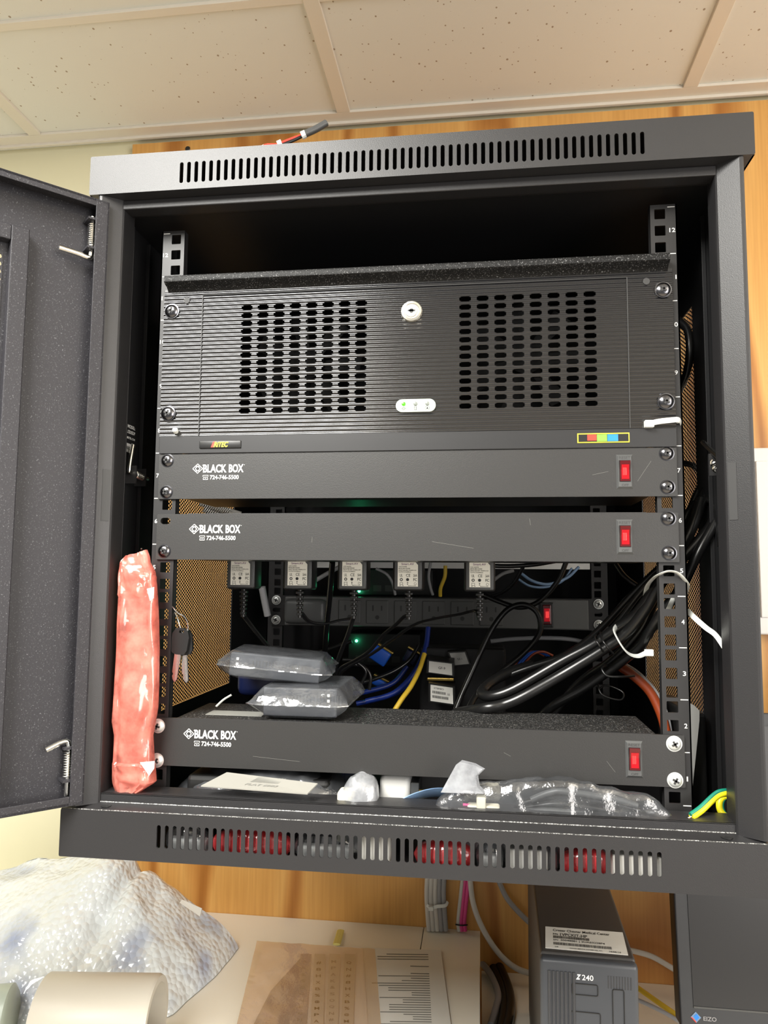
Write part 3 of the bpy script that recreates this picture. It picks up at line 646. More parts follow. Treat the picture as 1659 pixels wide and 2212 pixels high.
cords = [[(522, 1312), (530, 1335), (555, 1368), (585, 1405), (608, 1440)], [(647, 1308), (651, 1325), (668, 1343), (700, 1348), (735, 1340), (757, 1337)], [(763, 1315), (764, 1332), (752, 1370), (740, 1400), (728, 1432)],
         [(878, 1308), (876, 1330), (855, 1350), (828, 1372), (800, 1405), (770, 1425), (735, 1445)], [(1036, 1313), (1028, 1320), (990, 1328), (940, 1337), (895, 1350), (850, 1380), (800, 1415), (740, 1450)]]
for i, (px, _) in enumerate(ad_px):
    xc = at(px, 1240, 95)[0]; t = adapter(i, xc, ad_lab[i]); c = cords[i]
    P = [at(x, y, 107+14*k) for k, (x, y) in enumerate(c)]; P[0] = (xc, 107, 150)
    if i in (2, 3, 4): P.append(at(c[-1][0]-8, c[-1][1]+30, 107+14*len(c)))
    o = MB(); s_ = 1.5
    o.tube([(p[0]-s_*.8, p[1], p[2]) for p in P], 1.35, 8); o.tube([(p[0]+s_*.8, p[1], p[2]+.5) for p in P], 1.35, 8); o.build('output_cord', M['cable'], t, smooth=True)
# the cord loops of adapter three
# ---------------------------------------------------------------- devices further back
sh = MB().box(-222, 222, 402, 540, 210, 215, .5); sh = sh.box(-190, 222, 400, 402, 206.5, 215).build('equipment_shelf', M['white'], None, (0, 470, 211)); tag(sh, 'thin pale metal shelf at the rear, seen just under the middle power strip', 'shelf')
def rear_box(x0, x1, z0, z1, y0, lab, leds, name='network_box'):
    t = thing(name, ((x0+x1)/2, y0+40, z0), lab, 'network device'); MB().box(x0, x1, y0, y0+90, z0, z1, 2).build('device_case', M['inner'], t)
    for (x, z) in leds:
        MB().lathe((x, y0+.2, z), (0, -1, 0), [(0, 2.2), (1.5, 2)], 12).build('status_light', M['tealled'], t)
        l = bpy.data.lights.new('status_glow', 'POINT'); l.energy = .006; l.color = (.05, 1, .4); l.shadow_soft_size = .003
        o = bpy.data.objects.new('status_glow', l); COL.objects.link(o); o.parent = t; o.location = W(x, y0-8, z)-ORG[t]
    for k in range(4): MB().box(x0+12+18*k, x0+24+18*k, y0-.5, y0+1, z0+6, z0+15).build('port', M['ink'], t)
    return t
rear_box(-122, -2, 166, 205, 430, 'black network box behind the power strip with upper green light', [(-113.5, 172)])
rear_box(-128, -20, 62, 110, 420, 'black network box below the rear power strip with lower green light', [(-115, 98.5)])
# navy thing at left rear on the strip top
nv = MB().box(-196, -110, 110, 240, 62, 92, 9).build('navy_case', M['navy'], None, (-150, 175, 62), smooth=True); tag(nv, 'rounded navy blue plastic case behind the two bagged boxes', 'plastic case')
def cable(name, pts, rr, m_, lab, cat='cable', group=None, n=10, parts=None):
    o = MB().tube(pts, rr, n).build(name, M[m_], None, pts[len(pts)//2], smooth=True); return tag(o, lab, cat, group)
def pc(lst): return [at(x, y, z) for x, y, z in lst]
# thick black power cords, from the strip top up to the right rail
C = [('lower thick black power cord with a bright top, leftmost in the tied bundle', [(1150, 1436, 165), (1100, 1452, 155), (1058, 1476, 135), (1040, 1497, 112), (1062, 1504, 96), (1112, 1487, 92), (1209, 1431, 90), (1281, 1393, 84), (1329, 1360, 76), (1373, 1328, 64), (1402, 1290, 52), (1436, 1240, 45), (1490, 1150, 45), (1515, 1080, 60)], 5.4),
     ('thick black power cord resting on the dusty strip, second in the tied bundle', [(985, 1540, 120), (1040, 1531, 78), (1090, 1521, 76), (1136, 1501, 76), (1221, 1453, 80), (1305, 1402, 74), (1353, 1368, 66), (1395, 1315, 54), (1424, 1265, 46), (1470, 1210, 44), (1540, 1130, 50), (1548, 1060, 70)], 5.4),
     ('black power cord on the outer right of the tied bundle, passing behind the right rail', [(1130, 1600, 145), (1185, 1533, 125), (1257, 1489, 112), (1329, 1439, 96), (1378, 1400, 80), (1402, 1366, 66), (1428, 1325, 54), (1470, 1270, 46), (1510, 1190, 40), (1552, 1110, 50), (1550, 1040, 70)], 4.8),
     ('black power cord running under the tied bundle beside the lit rocker glow', [(1165, 1590, 180), (1230, 1500, 155), (1270, 1462, 130), (1310, 1436, 110), (1350, 1400, 95), (1390, 1350, 80), (1415, 1290, 70), (1445, 1230, 60), (1500, 1130, 60), (1525, 1060, 80)], 5.0),
     ('black cord at the back of the tied bundle, curving from the rear right', [(1040, 1485, 160), (1090, 1462, 155), (1150, 1440, 150), (1210, 1420, 140), (1260, 1390, 125), (1310, 1345, 110), (1360, 1290, 95), (1410, 1240, 85), (1450, 1205, 80)], 3.6),
     ('thin black cord rising to the top of the rail tie', [(1280, 1400, 110), (1330, 1350, 95), (1375, 1290, 80), (1410, 1250, 65), (1440, 1225, 52), (1480, 1190, 50), (1500, 1120, 60)], 3.2)]
for lab, pts, rr in C: cable('cable', pc(pts), rr, 'cable', lab, 'power cord', 'black cords tied into a bundle')
cable('cable', pc([(1223, 1214, 240), (1209, 1248, 245), (1185, 1280, 250), (1156, 1304, 250), (1120, 1312, 250), (1080, 1300, 255), (1045, 1285, 260)]), 3.2, 'cable', 'black cord hanging down in front of the red rear rocker switch', 'power cord')
cable('cable', pc([(985, 1532, 210), (1000, 1495, 215), (1020, 1450, 220), (1040, 1405, 225), (1064, 1357, 228), (1095, 1318, 230), (1129, 1306, 230), (1158, 1320, 230), (1168, 1350, 228), (1158, 1380, 225), (1124, 1417, 220), (1064, 1465, 205), (1030, 1500, 190), (1010, 1535, 170)]), 3.4, 'cable', 'black cord making a tall loop in front of the rear power strip', 'power cord')
cable('cable', pc([(1040, 1220, 200), (1090, 1223, 205), (1150, 1220, 210), (1200, 1212, 215)]), 2.6, 'cable', 'black cord lying horizontally just under the middle power strip, right half', 'power cord')
cable('cable', pc([(1330, 1218, 120), (1350, 1245, 110), (1385, 1270, 100), (1440, 1290, 90)]), 2.4, 'cable', 'thin black cord sagging toward the top of the right rail tie', 'power cord')
cable('cable', pc([(718, 1214, 200), (712, 1290, 230), (705, 1360, 260), (700, 1430, 290), (690, 1480, 300)]), 3.6, 'cable', 'black cord hanging straight down past the outlet cover of the rear power strip', 'power cord')
cable('cable', pc([(1558, 1180, 35), (1552, 1110, 40), (1535, 1082, 55), (1505, 1085, 70), (1480, 1120, 60), (1460, 1200, 50)]), 3.4, 'cable', 'black cord arching between the right rail and the side panel beside unit six', 'power cord')
cable('cable', pc([(1478, 1000, 120), (1505, 1010, 110), (1515, 1040, 100), (1495, 1090, 90), (1478, 1150, 80)]), 3.2, 'cable', 'black cord below the upper perforated patch right of the right rail', 'power cord')
cable('cable', pc([(1462, 690, 110), (1485, 712, 100), (1490, 760, 95), (1482, 810, 100), (1462, 850, 115)]), 4.2, 'cable', 'black cord bulging out between the server and the right side vent', 'power cord')
cable('twist_tie', pc([(1287, 1372, 84), (1285, 1378, 62), (1293, 1392, 55), (1303, 1408, 60)]), 1.0, 'cable', 'thin black twist wrapped round the upper tied cords, lower turn', 'twist tie')
cable('twist_tie', pc([(1297, 1366, 84), (1300, 1380, 60), (1312, 1398, 55), (1325, 1412, 60)]), 1.0, 'cable', 'thin black twist wrapped round the upper tied cords, upper turn', 'twist tie')
cable('twist_tie', pc([(1310, 1436, 90), (1300, 1444, 84), (1312, 1460, 80), (1345, 1462, 80), (1370, 1460, 90)]), 1.2, 'cable', 'black twist tie under the bundle above the orange cable', 'twist tie')
cable('twist_tie', pc([(1290, 1470, 118), (1300, 1500, 112), (1340, 1512, 110), (1345, 1495, 115), (1310, 1480, 120), (1296, 1488, 120)]), .9, 'cable', 'loose tangle of thin black twist wire below the bundle', 'twist tie')
# zip ties
def ziptie(pts, lab, rr=(.7, 2.4), head=None, tail=None):
    t = thing('cable_tie', pts[0], lab, 'cable tie'); MB().tube(pts, rr, 8, 6, flat=(0, -1, 0)).build('strap', M['nylon'], t, smooth=True)
    if head:
        h = Vector(head); MB().box(h.x-4, h.x+4, h.y-3, h.y+3, h.z-3.2, h.z+3.2, .8).build('tie_head', M['nylon'], t)
    if tail: MB().tube(tail, (.6, 2.2), 8, 4, flat=(0, -1, 0)).build('strap_tail', M['nylon'], t, smooth=True)
    return t
ziptie(pc([(1334, 1350, 76), (1327, 1362, 60), (1333, 1378, 52), (1348, 1402, 50), (1362, 1414, 54), (1380, 1417, 60), (1400, 1408, 68)]), 'white zip tie around the black cord bundle, left of the right rail', head=at(1402, 1410, 66))
ziptie(pc([(1394, 1286, 60), (1399, 1265, 40), (1412, 1249, 14), (1428, 1239, -4), (1444, 1234, -6), (1462, 1237, -6), (1476, 1249, -3), (1484, 1263, 5), (1480, 1282, 22)]), 'white zip tie looped over the right rail at unit five, long tail to the right', tail=pc([(1440, 1325, 20), (1456, 1290, 10)])+pc([(1476, 1318, 14), (1500, 1336, 4), (1528, 1358, -2), (1548, 1378, -4), (1566, 1402, -6)])[:0])
ziptie(pc([(1484, 1318, 16), (1500, 1334, 6), (1525, 1356, -2), (1546, 1372, -4), (1567, 1402, -6)]), 'loose white tie tail pointing down right across the right side vent')
ziptie(pc([(1398, 917, -5), (1420, 911, -7.5), (1445, 908, -8), (1466, 907, -6), (1471, 916, 2), (1470, 930, 14)]), 'white zip tie lying across the server edge beside the lowest right server screw', head=at(1402, 916, -7))
# orange and grey cables at the lower right
cable('orange_cable', pc([(1340, 1440, 130), (1366, 1458, 125), (1402, 1492, 120), (1425, 1535, 115), (1438, 1580, 110), (1442, 1640, 105)]), 4.8, 'ocable', 'thick orange cable curving down behind the right rail')
cable('grey_cable', pc([(1350, 1437, 134), (1378, 1455, 130), (1412, 1490, 124), (1434, 1530, 119), (1446, 1575, 114), (1450, 1640, 108)]), 2.6, 'gcable', 'grey cable hugging the outer edge of the thick orange cable')
for j, (m_, dx, lab) in enumerate((('ocable', 0, 'short orange wire arching above the blue pair near the loop'), ('bplug', 7, 'blue wire arching inside the black cord loop, left one'), ('bplug', 12, 'blue wire arching inside the black cord loop, right one'), ('ocable', 19, 'orange wire outermost of the small arching group'))):
    cable('patch_wire', pc([(1105+dx, 1448, 240), (1118+dx, 1428, 242), (1135+dx, 1412, 245), (1155+dx, 1408, 250), (1175+dx, 1416, 255)]), 1.5, m_, lab)
# rear zip of white and blue cables
for j, (pts, rr, m_, lab) in enumerate((
    ([(1125, 1238, 300), (1150, 1255, 310), (1185, 1262, 320), (1225, 1248, 330), (1250, 1225, 340)], 2.0, 'lblue', 'upper pale blue cable sagging above the red rear switch'),
    ([(1118, 1250, 300), (1145, 1266, 310), (1180, 1268, 320), (1215, 1255, 330), (1235, 1228, 340)], 1.6, 'lblue', 'lower pale blue cable sagging above the red rear switch'),
    ([(1130, 1225, 290), (1110, 1260, 300), (1080, 1282, 310), (1048, 1292, 320)], 2.4, 'cable', 'dark cord crossing down left toward the rear outlets'),
    ([(1060, 1258, 330), (1085, 1240, 330), (1110, 1232, 330)], 2.4, 'gcable', 'short grey cable right of the rightmost adapter'),
    ([(683, 1253, 350), (705, 1240, 350), (738, 1222, 350)], 3, 'gcable', 'grey cable slanting between the second and third adapters'),
    ([(812, 1228, 350), (835, 1240, 352), (848, 1260, 356), (854, 1285, 360)], 2, 'gcable', 'grey cable arching between the third and fourth adapters'),
    ([(930, 1215, 350), (926, 1245, 352), (930, 1270, 356), (935, 1285, 360)], 2, 'gcable', 'grey cable hanging right of the fourth adapter'),
    ([(962, 1222, 350), (961, 1245, 352), (952, 1270, 356), (951, 1288, 360)], 2.6, 'ycable', 'yellow cable hanging between the fourth and fifth adapters'),
    ([(1060, 1385, 430), (1110, 1380, 430), (1180, 1378, 430), (1240, 1382, 430), (1290, 1395, 430)], 3.2, 'gcable', 'long grey cable lying level under the rear power strip'),
    ([(566, 1268, 350), (572, 1300, 355), (578, 1330, 360)], 5, 'gcable', 'short pale grey conduit end left of the rear rail'),
    ([(925, 1355, 300), (920, 1395, 290), (905, 1435, 275), (880, 1472, 262), (845, 1500, 250), (790, 1515, 245)], 3.4, 'bcable', 'blue cable sweeping down left beside the yellow one'),
    ([(917, 1412, 262), (906, 1446, 250), (888, 1482, 235), (868, 1510, 222), (852, 1535, 215)], 3.0, 'ycable', 'yellow cable sweeping down behind the dusty strip'),
    ([(903, 1395, 290), (885, 1425, 280), (850, 1450, 270), (805, 1468, 262), (765, 1480, 258)], 2.6, 'cable', 'black cable curving above the blue ones'),
    ([(880, 1440, 285), (850, 1475, 275), (800, 1492, 265), (760, 1500, 262)], 3.2, 'bcable', 'blue cable in the middle of the left rear tangle'),
    ([(895, 1460, 270), (860, 1495, 262), (810, 1512, 255), (770, 1520, 252)], 3.0, 'bcable', 'lowest blue cable of the left rear tangle'),
    ([(760, 1435, 215), (785, 1440, 215), (800, 1460, 215), (798, 1490, 215)], 2.0, 'cable', 'small black cord curl right of the upper bagged box'),
    ([(740, 1425, 210), (765, 1428, 212), (790, 1450, 215), (780, 1480, 215)], 2.0, 'cable', 'inner black cord curl right of the upper bagged box'),
    ([(640, 1420, 330), (700, 1405, 335), (760, 1385, 340)], 2.6, 'cable', 'dark cord rising right behind the upper bagged box'))):
    cable('cable', pc(pts), rr, m_, lab, 'cable', 'cables behind the dusty strip' if j > 9 else 'cables at the rear of the rack')
for j, (a, b, c) in enumerate((((432, 1086), (470, 1098), (500, 1110)), ((452, 1092), (490, 1103), (520, 1112)), ((440, 1100), (462, 1108), (480, 1116)))):
    cable('cable', pc([(*a, 330), (*b, 335), (*c, 340)]), 4.5, 'wcable', 'pale tube glimpsed between the upper two power strips, '+('upper', 'right', 'lower')[j]+' one', 'cable', 'pale tubes behind the upper power strips')
# video plugs and labelled extender boxes
def plug(c, sz, m_, ang, lab, y):
    p = Vector(at(*c, y)); t = thing('video_plug', p, lab, 'connector', 'blue video plugs'); mb = MB(); mb.X = rot('Y', ang, p); w_, h_ = sz
    mb.box(p.x-w_/2, p.x+w_/2, p.y-6, p.y+8, p.z-h_/2, p.z+h_/2, 2.5); mb.build('plug_body', M[m_], t, smooth=True)
    mb = MB(); mb.X = rot('Y', ang, p); mb.box(p.x-w_/2-1, p.x+w_/2+1, p.y-4, p.y+6, p.z+h_/2, p.z+h_/2+3, .8); mb.build('plug_shell', M['gold'], t)
plug((820, 1415), (26, 20), 'bplug', 32, 'bright blue video plug nearest the adapters cords', 300)
plug((888, 1420), (18, 18), 'navy', 28, 'dark blue video plug behind the blue cable', 310)
plug((820, 1475), (20, 10), 'bplug', 25, 'small blue video plug low in the left rear tangle', 290)
def extender(quad, y, lab, lt, m_):
    c = Vector(at(sum(q[0] for q in quad)/4, sum(q[1] for q in quad)/4, y)); t = thing('video_extender', c, lab, 'extender box', 'labelled extender boxes')
    A = [Vector(at(*q, y)) for q in quad]; e = 1.18
    mb = MB(); F = [c+(a-c)*e for a in A]; mb.add([tuple(v+Vector((0, 1, 0))) for v in F]+[tuple(v+Vector((0, 22, 4))) for v in F], [(0, 1, 2, 3), (7, 6, 5, 4), (0, 4, 5, 1), (1, 5, 6, 2), (2, 6, 7, 3), (3, 7, 4, 0)]); mb.build('extender_case', M['black'], t)
    mb = MB(); mb.add([tuple(v-Vector((0, .2, 0))) for v in A]+[tuple(v+Vector((0, .8, 0))) for v in A], [(0, 1, 2, 3), (0, 4, 5, 1), (1, 5, 6, 2), (2, 6, 7, 3), (3, 7, 4, 0)]); lb = mb.build('paper_label', M[m_], t)
    u = (A[1]-A[0]); v = (A[0]-A[3]); k = MB()
    for (s_, a, b, ww, hh) in lt:
        vf = text_mesh(s_, ww*u.length, hh*v.length, .1) if s_ != '|' else None
        if vf: put(k, vf, A[3]+u*a+v*b-Vector((0, .4, 0)), u.normalized(), v.normalized())
        else:
            x = 0
            while x < ww*u.length-.3:
                q = random.choice((.3, .45, .7)); o_ = A[3]+u*a+v*b-Vector((0, .4, 0))+u.normalized()*x; k.add([tuple(o_), tuple(o_+u.normalized()*q), tuple(o_+u.normalized()*q+v.normalized()*hh*v.length), tuple(o_+v.normalized()*hh*v.length)], [(0, 1, 2, 3)]); x += q+.35
    k.build('label_print', M['ink'], lb)
    return t, A
t, A = extender([(927, 1428), (976, 1434), (977, 1459), (926, 1452)], 250, 'black connector with a white handwritten label, above the barcode label', [('GF-9', .42, .4, .3, .22)], 'paper')
MB().box(A[3].x-2, A[2].x+2, 248, 256, A[2].z-7, A[2].z-3, 1).build('gold_contacts', M['gold'], t)
extender([(930, 1479), (978, 1486), (979, 1521), (930, 1514)], 240, 'black connector box with a white barcode label', [('STEREO', .15, .78, .45, .1), ('|', .08, .5, .6, .16), ('|', .08, .22, .74, .16), ('UL', .76, .5, .12, .12)], 'paper')
extender([(971, 1411), (1004, 1409), (1013, 1434), (981, 1437)], 275, 'grey-labelled black connector tilted right of the handwritten one', [('GF-1', .36, .4, .3, .16)], 'lgrey')
bb = tag(MB().box(-10, 100, 285, 345, -48, 104, 4).build('equipment_box', M['inner'], None, (45, 315, -48)), 'dark equipment box behind the labelled connectors', 'equipment box')

# bagged boxes on the strip top
def bagged(x0, x1, y0, y1, z0, z1, ang, lab, lights_left, tilt=0, over=13):
    t = thing('bagged_box', ((x0+x1)/2, (y0+y1)/2, z0), lab, 'bagged box', 'small black boxes in clear bags')
    X = rot('Z', ang, ((x0+x1)/2, (y0+y1)/2, 0)) @ rot('Y', tilt, ((x0+x1)/2, 0, (z0+z1)/2))
    mb = MB(); mb.X = X; mb.box(x0, x1, y0, y1, z0+2, z1, 1.2); bx = mb.build('box_case', M['boxg'], t)
    mb = MB(); mb.X = X
    for k in range(17): x = x0+22+3.2*k; mb.box(x, x+1.1, y0-.3, y0+.4, z0+13, z1-6)
    mb.build('vent_slots', M['ink'], bx)
    mb = MB(); mb.X = X; xx = x0+6 if lights_left else x1-9
    mb.box(xx, xx+2.4, y0-.6, y0+.3, z1-7, z1-4.6).box(xx, xx+2.4, y0-.6, y0+.3, z1-12, z1-9.6); mb.build('port_lamps', M['paper'], bx)
    mb = MB(); mb.X = X; zm = (z0+z1)/2-2; nu, nv = 60, 14
    def fn(u, v):
        # ring around the box in plan, v from underside over the seam to the top
        ang_ = 2*math.pi*u; cx, cy = (x0+x1)/2, (y0+y1)/2; hx, hy = (x1-x0)/2, (y1-y0)/2
        c_, s_ = math.cos(ang_), math.sin(ang_); kq = 1/max(abs(c_), abs(s_)); px, py = c_*kq, s_*kq
        h = v*2-1; ex = (1-abs(h)**1.1)*over; inn = 0 if h > 0 else 5*abs(h)**1.5
        x = cx+px*(hx+.8+ex*(.85 if abs(px) > .98 else .5)-inn); y = cy+py*(hy+.8+ex-inn)
        z = z0-.2+(z1+.9-z0)*(.5+.5*h)-(2.5 if False else 0)
        nn = (noise.noise(Vector((x*.07, y*.07, z*.09)))*2.6+abs(noise.noise(Vector((x*.16, y*.16, z*.2))))*2.0)*(1-abs(h)**2)
        return (x+nn*px, y+nn*py, max(z+nn*.3*(1-abs(h)), z0-.4))
    mb.grid(fn, nu, nv, True)
    # top and bottom sheets
    n = nu; top = list(range(nv*nu, nv*nu+nu)); base = len(mb.v)-(nv+1)*nu
    mb.f.append(tuple(base+i for i in top)); mb.build('plastic_bag', M['film'], t, smooth=True)
    sm = MB(); sm.X = X; P = []
    for i in range(nu+1):
        x, y, z = fn(i/nu, .5); P.append((x, y, z+noise.noise(Vector((i*.7, 0, 1)))*.8))
    sm.tube([p for p in P if p[1] < (y0+y1)/2-5][::1] if False else P[28:61], .7, 6, 1).build('bag_seam', M['filmc'], t)
    return t
bagged(-134, -64, 6, 96, 60.5, 88.5, 0, 'lower black box in a clear bag, resting on the dusty power strip', False)
bagged(-180, -92, 30, 110, 90.5, 115, 8, 'upper black box in a clear bag, tilted across the lower one', True, 5)
zz = thing('cable_tie', at(480, 1520, 40), 'short white tie end poking out left of the lower bagged box', 'cable tie')
MB().tube([at(467, 1526, 40), at(482, 1512, 40), at(500, 1501, 42)], (.5, 1.3), 6, 3).build('strap', M['nylon'], zz)

# keys on a ring at the left rail
ky = thing('key_ring', at(395, 1340, 2), 'two keys on a steel ring hanging from the left rail', 'keys')
P = [Vector(at(x, y, z_)) for x, y, z_ in ((366, 1300, 6), (374, 1312, 1), (384, 1324, 0), (398, 1332, 0), (405, 1346, 2), (405, 1362, 3), (396, 1368, 4), (388, 1352, 5), (382, 1332, 6), (372, 1315, 8), (366, 1302, 7))]
MB().tube(P, .8, 8).build('split_ring', M['chrome'], ky, smooth=True)
for k, (cx, cy, an) in enumerate(((389, 1383, 6), (397, 1385, -6))):
    c = Vector(at(cx, cy, 3+k*4)); mb = MB(); mb.X = rot('Y', an, c)
    pl = plate([(-8, -8), (-6, -12), (-2, -13.5), (6, -13), (8.4, -9), (9, 4), (7, 10), (2, 12), (-5, 11), (-8, 6)], [rrect(-1.5, 3, 7, 9.6, 1, 3)], 3.4)
    put(mb, pl, c, *XV); hd = mb.build('key_bow', M['black'], ky)
    mb = MB(); mb.X = rot('Y', an, c)
    bl = plate([(-3.4, -12), (-3.4, -30), (-2.2, -32), (-3, -34), (-2, -37), (0, -39.5), (2.2, -37), (2.6, -12)], [], 1.6); put(mb, bl, c, *XV); mb.box(c.x-.5, c.x+.4, c.y-1.2, c.y-.7, c.z-37, c.z-13); mb.build('key_blade', M['chrome'], ky)

# pink antistatic bag standing left of the left rail
LB = [(1712, 243), (1695, 238), (1640, 241), (1590, 243), (1560, 238), (1530, 241), (1480, 244), (1400, 248), (1320, 251), (1260, 253), (1225, 254), (1205, 258), (1196, 266)]
RB = [(1712, 300), (1690, 333), (1640, 328), (1590, 325), (1560, 331), (1530, 336), (1480, 338), (1400, 339), (1320, 337), (1260, 333), (1235, 330), (1210, 318), (1188, 310)]
def lerp(tab, y):
    tab = sorted(tab)
    for (a, b), (c, d_) in zip(tab, tab[1:]):
        if a <= y <= c: return b+(d_-b)*(y-a)/(c-a)
    return tab[0][1] if y < tab[0][0] else tab[-1][1]
pb = thing('antistatic_bag', (-244, -22, -3), 'long crumpled pink antistatic bag standing inside the left of the cabinet opening', 'plastic bag')
mb = MB()
def fn(u, v):
    y = 1712-v*(1712-1196); a = at(lerp(LB, y), y, -26); b = at(lerp(RB, y), y, -24)
    an = 2*math.pi*u; cx = (a[0]+b[0])/2; hw = (b[0]-a[0])/2; z_ = (a[2]+b[2])/2; dd = 9*min(1, (1-v)*6+.5)*min(1, v*7+.5)
    c_ = math.cos(an); s_ = math.sin(an)
    q = abs(noise.noise(Vector((c_*.9+z_*.006, z_*.013, 4))))*10+abs(noise.noise(Vector((c_*1.8-z_*.012, z_*.02, 9))))*4+(abs(noise.noise(Vector((c_*3, z_*.07, 2))))*6 if v < .12 or v > .82 else 0)
    px = math.copysign(abs(c_)**.6, c_)
    return (cx+hw*px, -24-dd*math.copysign(abs(s_)**.6, s_)*.8-(q if s_ > .1 else 0)*abs(s_)**.7+4, z_+(4*c_ if v > .97 else 0))
mb.grid(fn, 56, 110, True); mb.build('bag_film', M['pinkfilm'], pb, smooth=True)
for quad in ([(317, 1272), (333, 1268), (332, 1292), (324, 1298)], [(302, 1647), (334, 1644), (333, 1660), (322, 1676)]):
    mb = MB(); A = [at(x, y, -37.5) for x, y in quad]; mb.add(A+[(p[0], p[1]+.6, p[2]) for p in A], [(0, 1, 2, 3), (0, 4, 5, 1), (1, 5, 6, 2), (2, 6, 7, 3), (3, 7, 4, 0)]); mb.build('tape_piece', M['lgrey'], pb)
mb = MB().box(-258, -232, -26, -14, -1, 195, 5); mb.build('packed_foam', M['pinkfilm'], pb, smooth=True)

# ---------------------------------------------------------------- clutter in the bottom of the cabinet
def heap(name, x0, x1, y0, y1, z0, zt, m_, lab, cat, seed=0, amp=7, nx_=46, ny_=26, part='bag_film'):
    t = thing(name, ((x0+x1)/2, (y0+y1)/2, z0), lab, cat); mb = MB()
    def fn(u, v):
        x = x0+(x1-x0)*u; an = v*2*math.pi; cyy = (y0+y1)/2; hy = (y1-y0)/2; e = math.sin(math.pi*u)**.35 if 0 < u < 1 else 0.12
        hh = (zt(u)-z0)/2 if callable(zt) else (zt-z0)/2; c_, s_ = math.cos(an), math.sin(an)
        c_ = math.copysign(abs(c_)**.7, c_); s_ = math.copysign(abs(s_)**.7, s_)
        y = cyy+hy*c_*e; z = z0+hh+hh*s_*e
        n1 = noise.noise(Vector((x*.035+seed, y*.035, z*.05)))*amp+noise.noise(Vector((x*.11, y*.11+seed, z*.15)))*amp*.45
        return (x+n1*.3, y+n1*c_*.6, max(z0-.1, z+n1*max(0, s_)*.7))
    mb.grid(lambda u, v: fn(v, u), ny_, nx_, True); mb.build(part, M[m_], t, smooth=True); return t
t = heap('device_bag', -226, -40, -12, 95, -51, lambda u: 14-5*abs(u-.5), 'film', 'clear bag holding a dark device with a white barcode label, bottom left of the rack', 'plastic bag', 1.3)
MB().box(-206, -70, 4, 84, -44, 6, 4).build('bagged_device', M['black'], t)
Lq = [atz(490, 1668, 14), atz(686, 1692, 12), atz(664, 1714, 6), atz(434, 1697, 6)]
mb = MB(); mb.add(Lq+[(p[0], p[1], p[2]-1) for p in Lq], [(0, 1, 2, 3), (0, 4, 5, 1), (1, 5, 6, 2), (2, 6, 7, 3), (3, 7, 4, 0)]); lb = mb.build('paper_label', mat('shaded_paper', (.24, .235, .21), .6), t)  # white label greyed: its shade inside the bag is in the colour
k = MB(); A = Vector(Lq[3]); u = (Vector(Lq[2])-A); v = (Vector(Lq[0])-A)
x = .36
while x < .62:
    q = random.choice((.004, .008, .011)); k.add([tuple(A+u*a+v*b+Vector((0, 0, .5))) for a, b in ((x, .45), (x+q, .45), (x+q, .8), (x, .8))], [(0, 1, 2, 3)]); x += q+.007
put(k, text_mesh('FLAT 6003', u.length*.3, 3, .1), A+u*.36+v*.22+Vector((0, 0, .6)), u.normalized(), v.normalized()); k.build('label_print', M['inkg'], lb)
t = heap('small_bag', -58, -22, -22, 8, -51, lambda u: 14+10*u, 'filmw', 'small cloudy bag corner sticking up behind the sill, left of the grey plug', 'plastic bag', 4.1, 6, 22, 16)
MB().box(-58, -44, -20, -2, -40, 4, 3).build('bag_content', M['cream'], t)
gp = thing('video_plug', (-8, 40, -40), 'light grey video plug lying on its side in the bottom of the rack', 'connector')
MB().box(-24, 4, 8, 60, -40, 12, 5).build('plug_body', M['lgrey'], gp, smooth=True); MB().box(4, 12, 12, 50, -34, 6, 1).build('plug_shell', M['grey'], gp)
for q in (-26, -14, -2): MB().cyl((12, 14, q), (19, 14, q), 2, 10).build('plug_pin', M['gold'], gp)
cable('ribbon_cable', pc([(835, 1752, -4), (862, 1738, -2), (895, 1722, 2), (935, 1712, 10), (985, 1712, 20)]), (1.2, 6.5), 'lblue', 'pale blue flat ribbon cable curving over the sill', 'ribbon cable')
tb = heap('cable_bag', 26, 228, -29, -5, -51, lambda u: 23-4*abs(u-.5), 'filmc', 'large clear bag of black cables filling the bottom right of the rack', 'plastic bag', 7.7, 6, 60, 30)
mb = MB()
F = [[(952, 1712), (985, 1652), (993, 1646), (1022, 1652), (1043, 1662), (1028, 1676), (1031, 1700), (1045, 1715)]]
pl = [at(x, y, -27) for x, y in F[0]]; pk = [(p[0]+2, p[1]+5+3*math.sin(i), p[2]) for i, p in enumerate(pl)]
mb.add(pl+pk, [(0, 1, 2, 3, 6, 7), (3, 4, 5, 6), (8, 15, 14, 11, 10, 9), (11, 14, 13, 12)]+[(i, i+8, (i+1) % 8+8, (i+1) % 8) for i in range(8)]); mb.build('bag_flap', M['filmw'], tb)
o = MB()
for k in range(7):
    z_ = -22+5.6*k; q = (k % 3)*3.2; pts = [(56+9*k, -20+q, z_-7), (96+5*k, -19+q, z_+2*math.sin(k)), (140, -20+q, z_+1), (180, -18+q, z_-4), (216-3*k, -16+q, z_-9)]
    MB().tube(pts, 2.7, 10).build('bagged_cable', M['cable'] if k % 3 else M['grey'], tb, smooth=True)
MB().box(56, 84, -22, -10, -16, -2, 2).box(64, 72, -24, -14, -10, 6, 1.5).build('ivory_plug', M['cream'], tb, smooth=True); MB().box(108, 130, -20, -10, -16, -5, 2).build('ivory_plug', M['cream'], tb, smooth=True)
MB().tube(pc([(1000, 1738, -18), (1060, 1745, -14), (1110, 1752, -10), (1180, 1757, -6)]), 1.3, 8).build('bagged_wire', M['pcable'], tb, smooth=True)
MB().tube(pc([(1160, 1735, -16), (1190, 1747, -16), (1215, 1760, -16)]), 1.1, 8).build('bagged_wire', M['nylon'], tb, smooth=True)
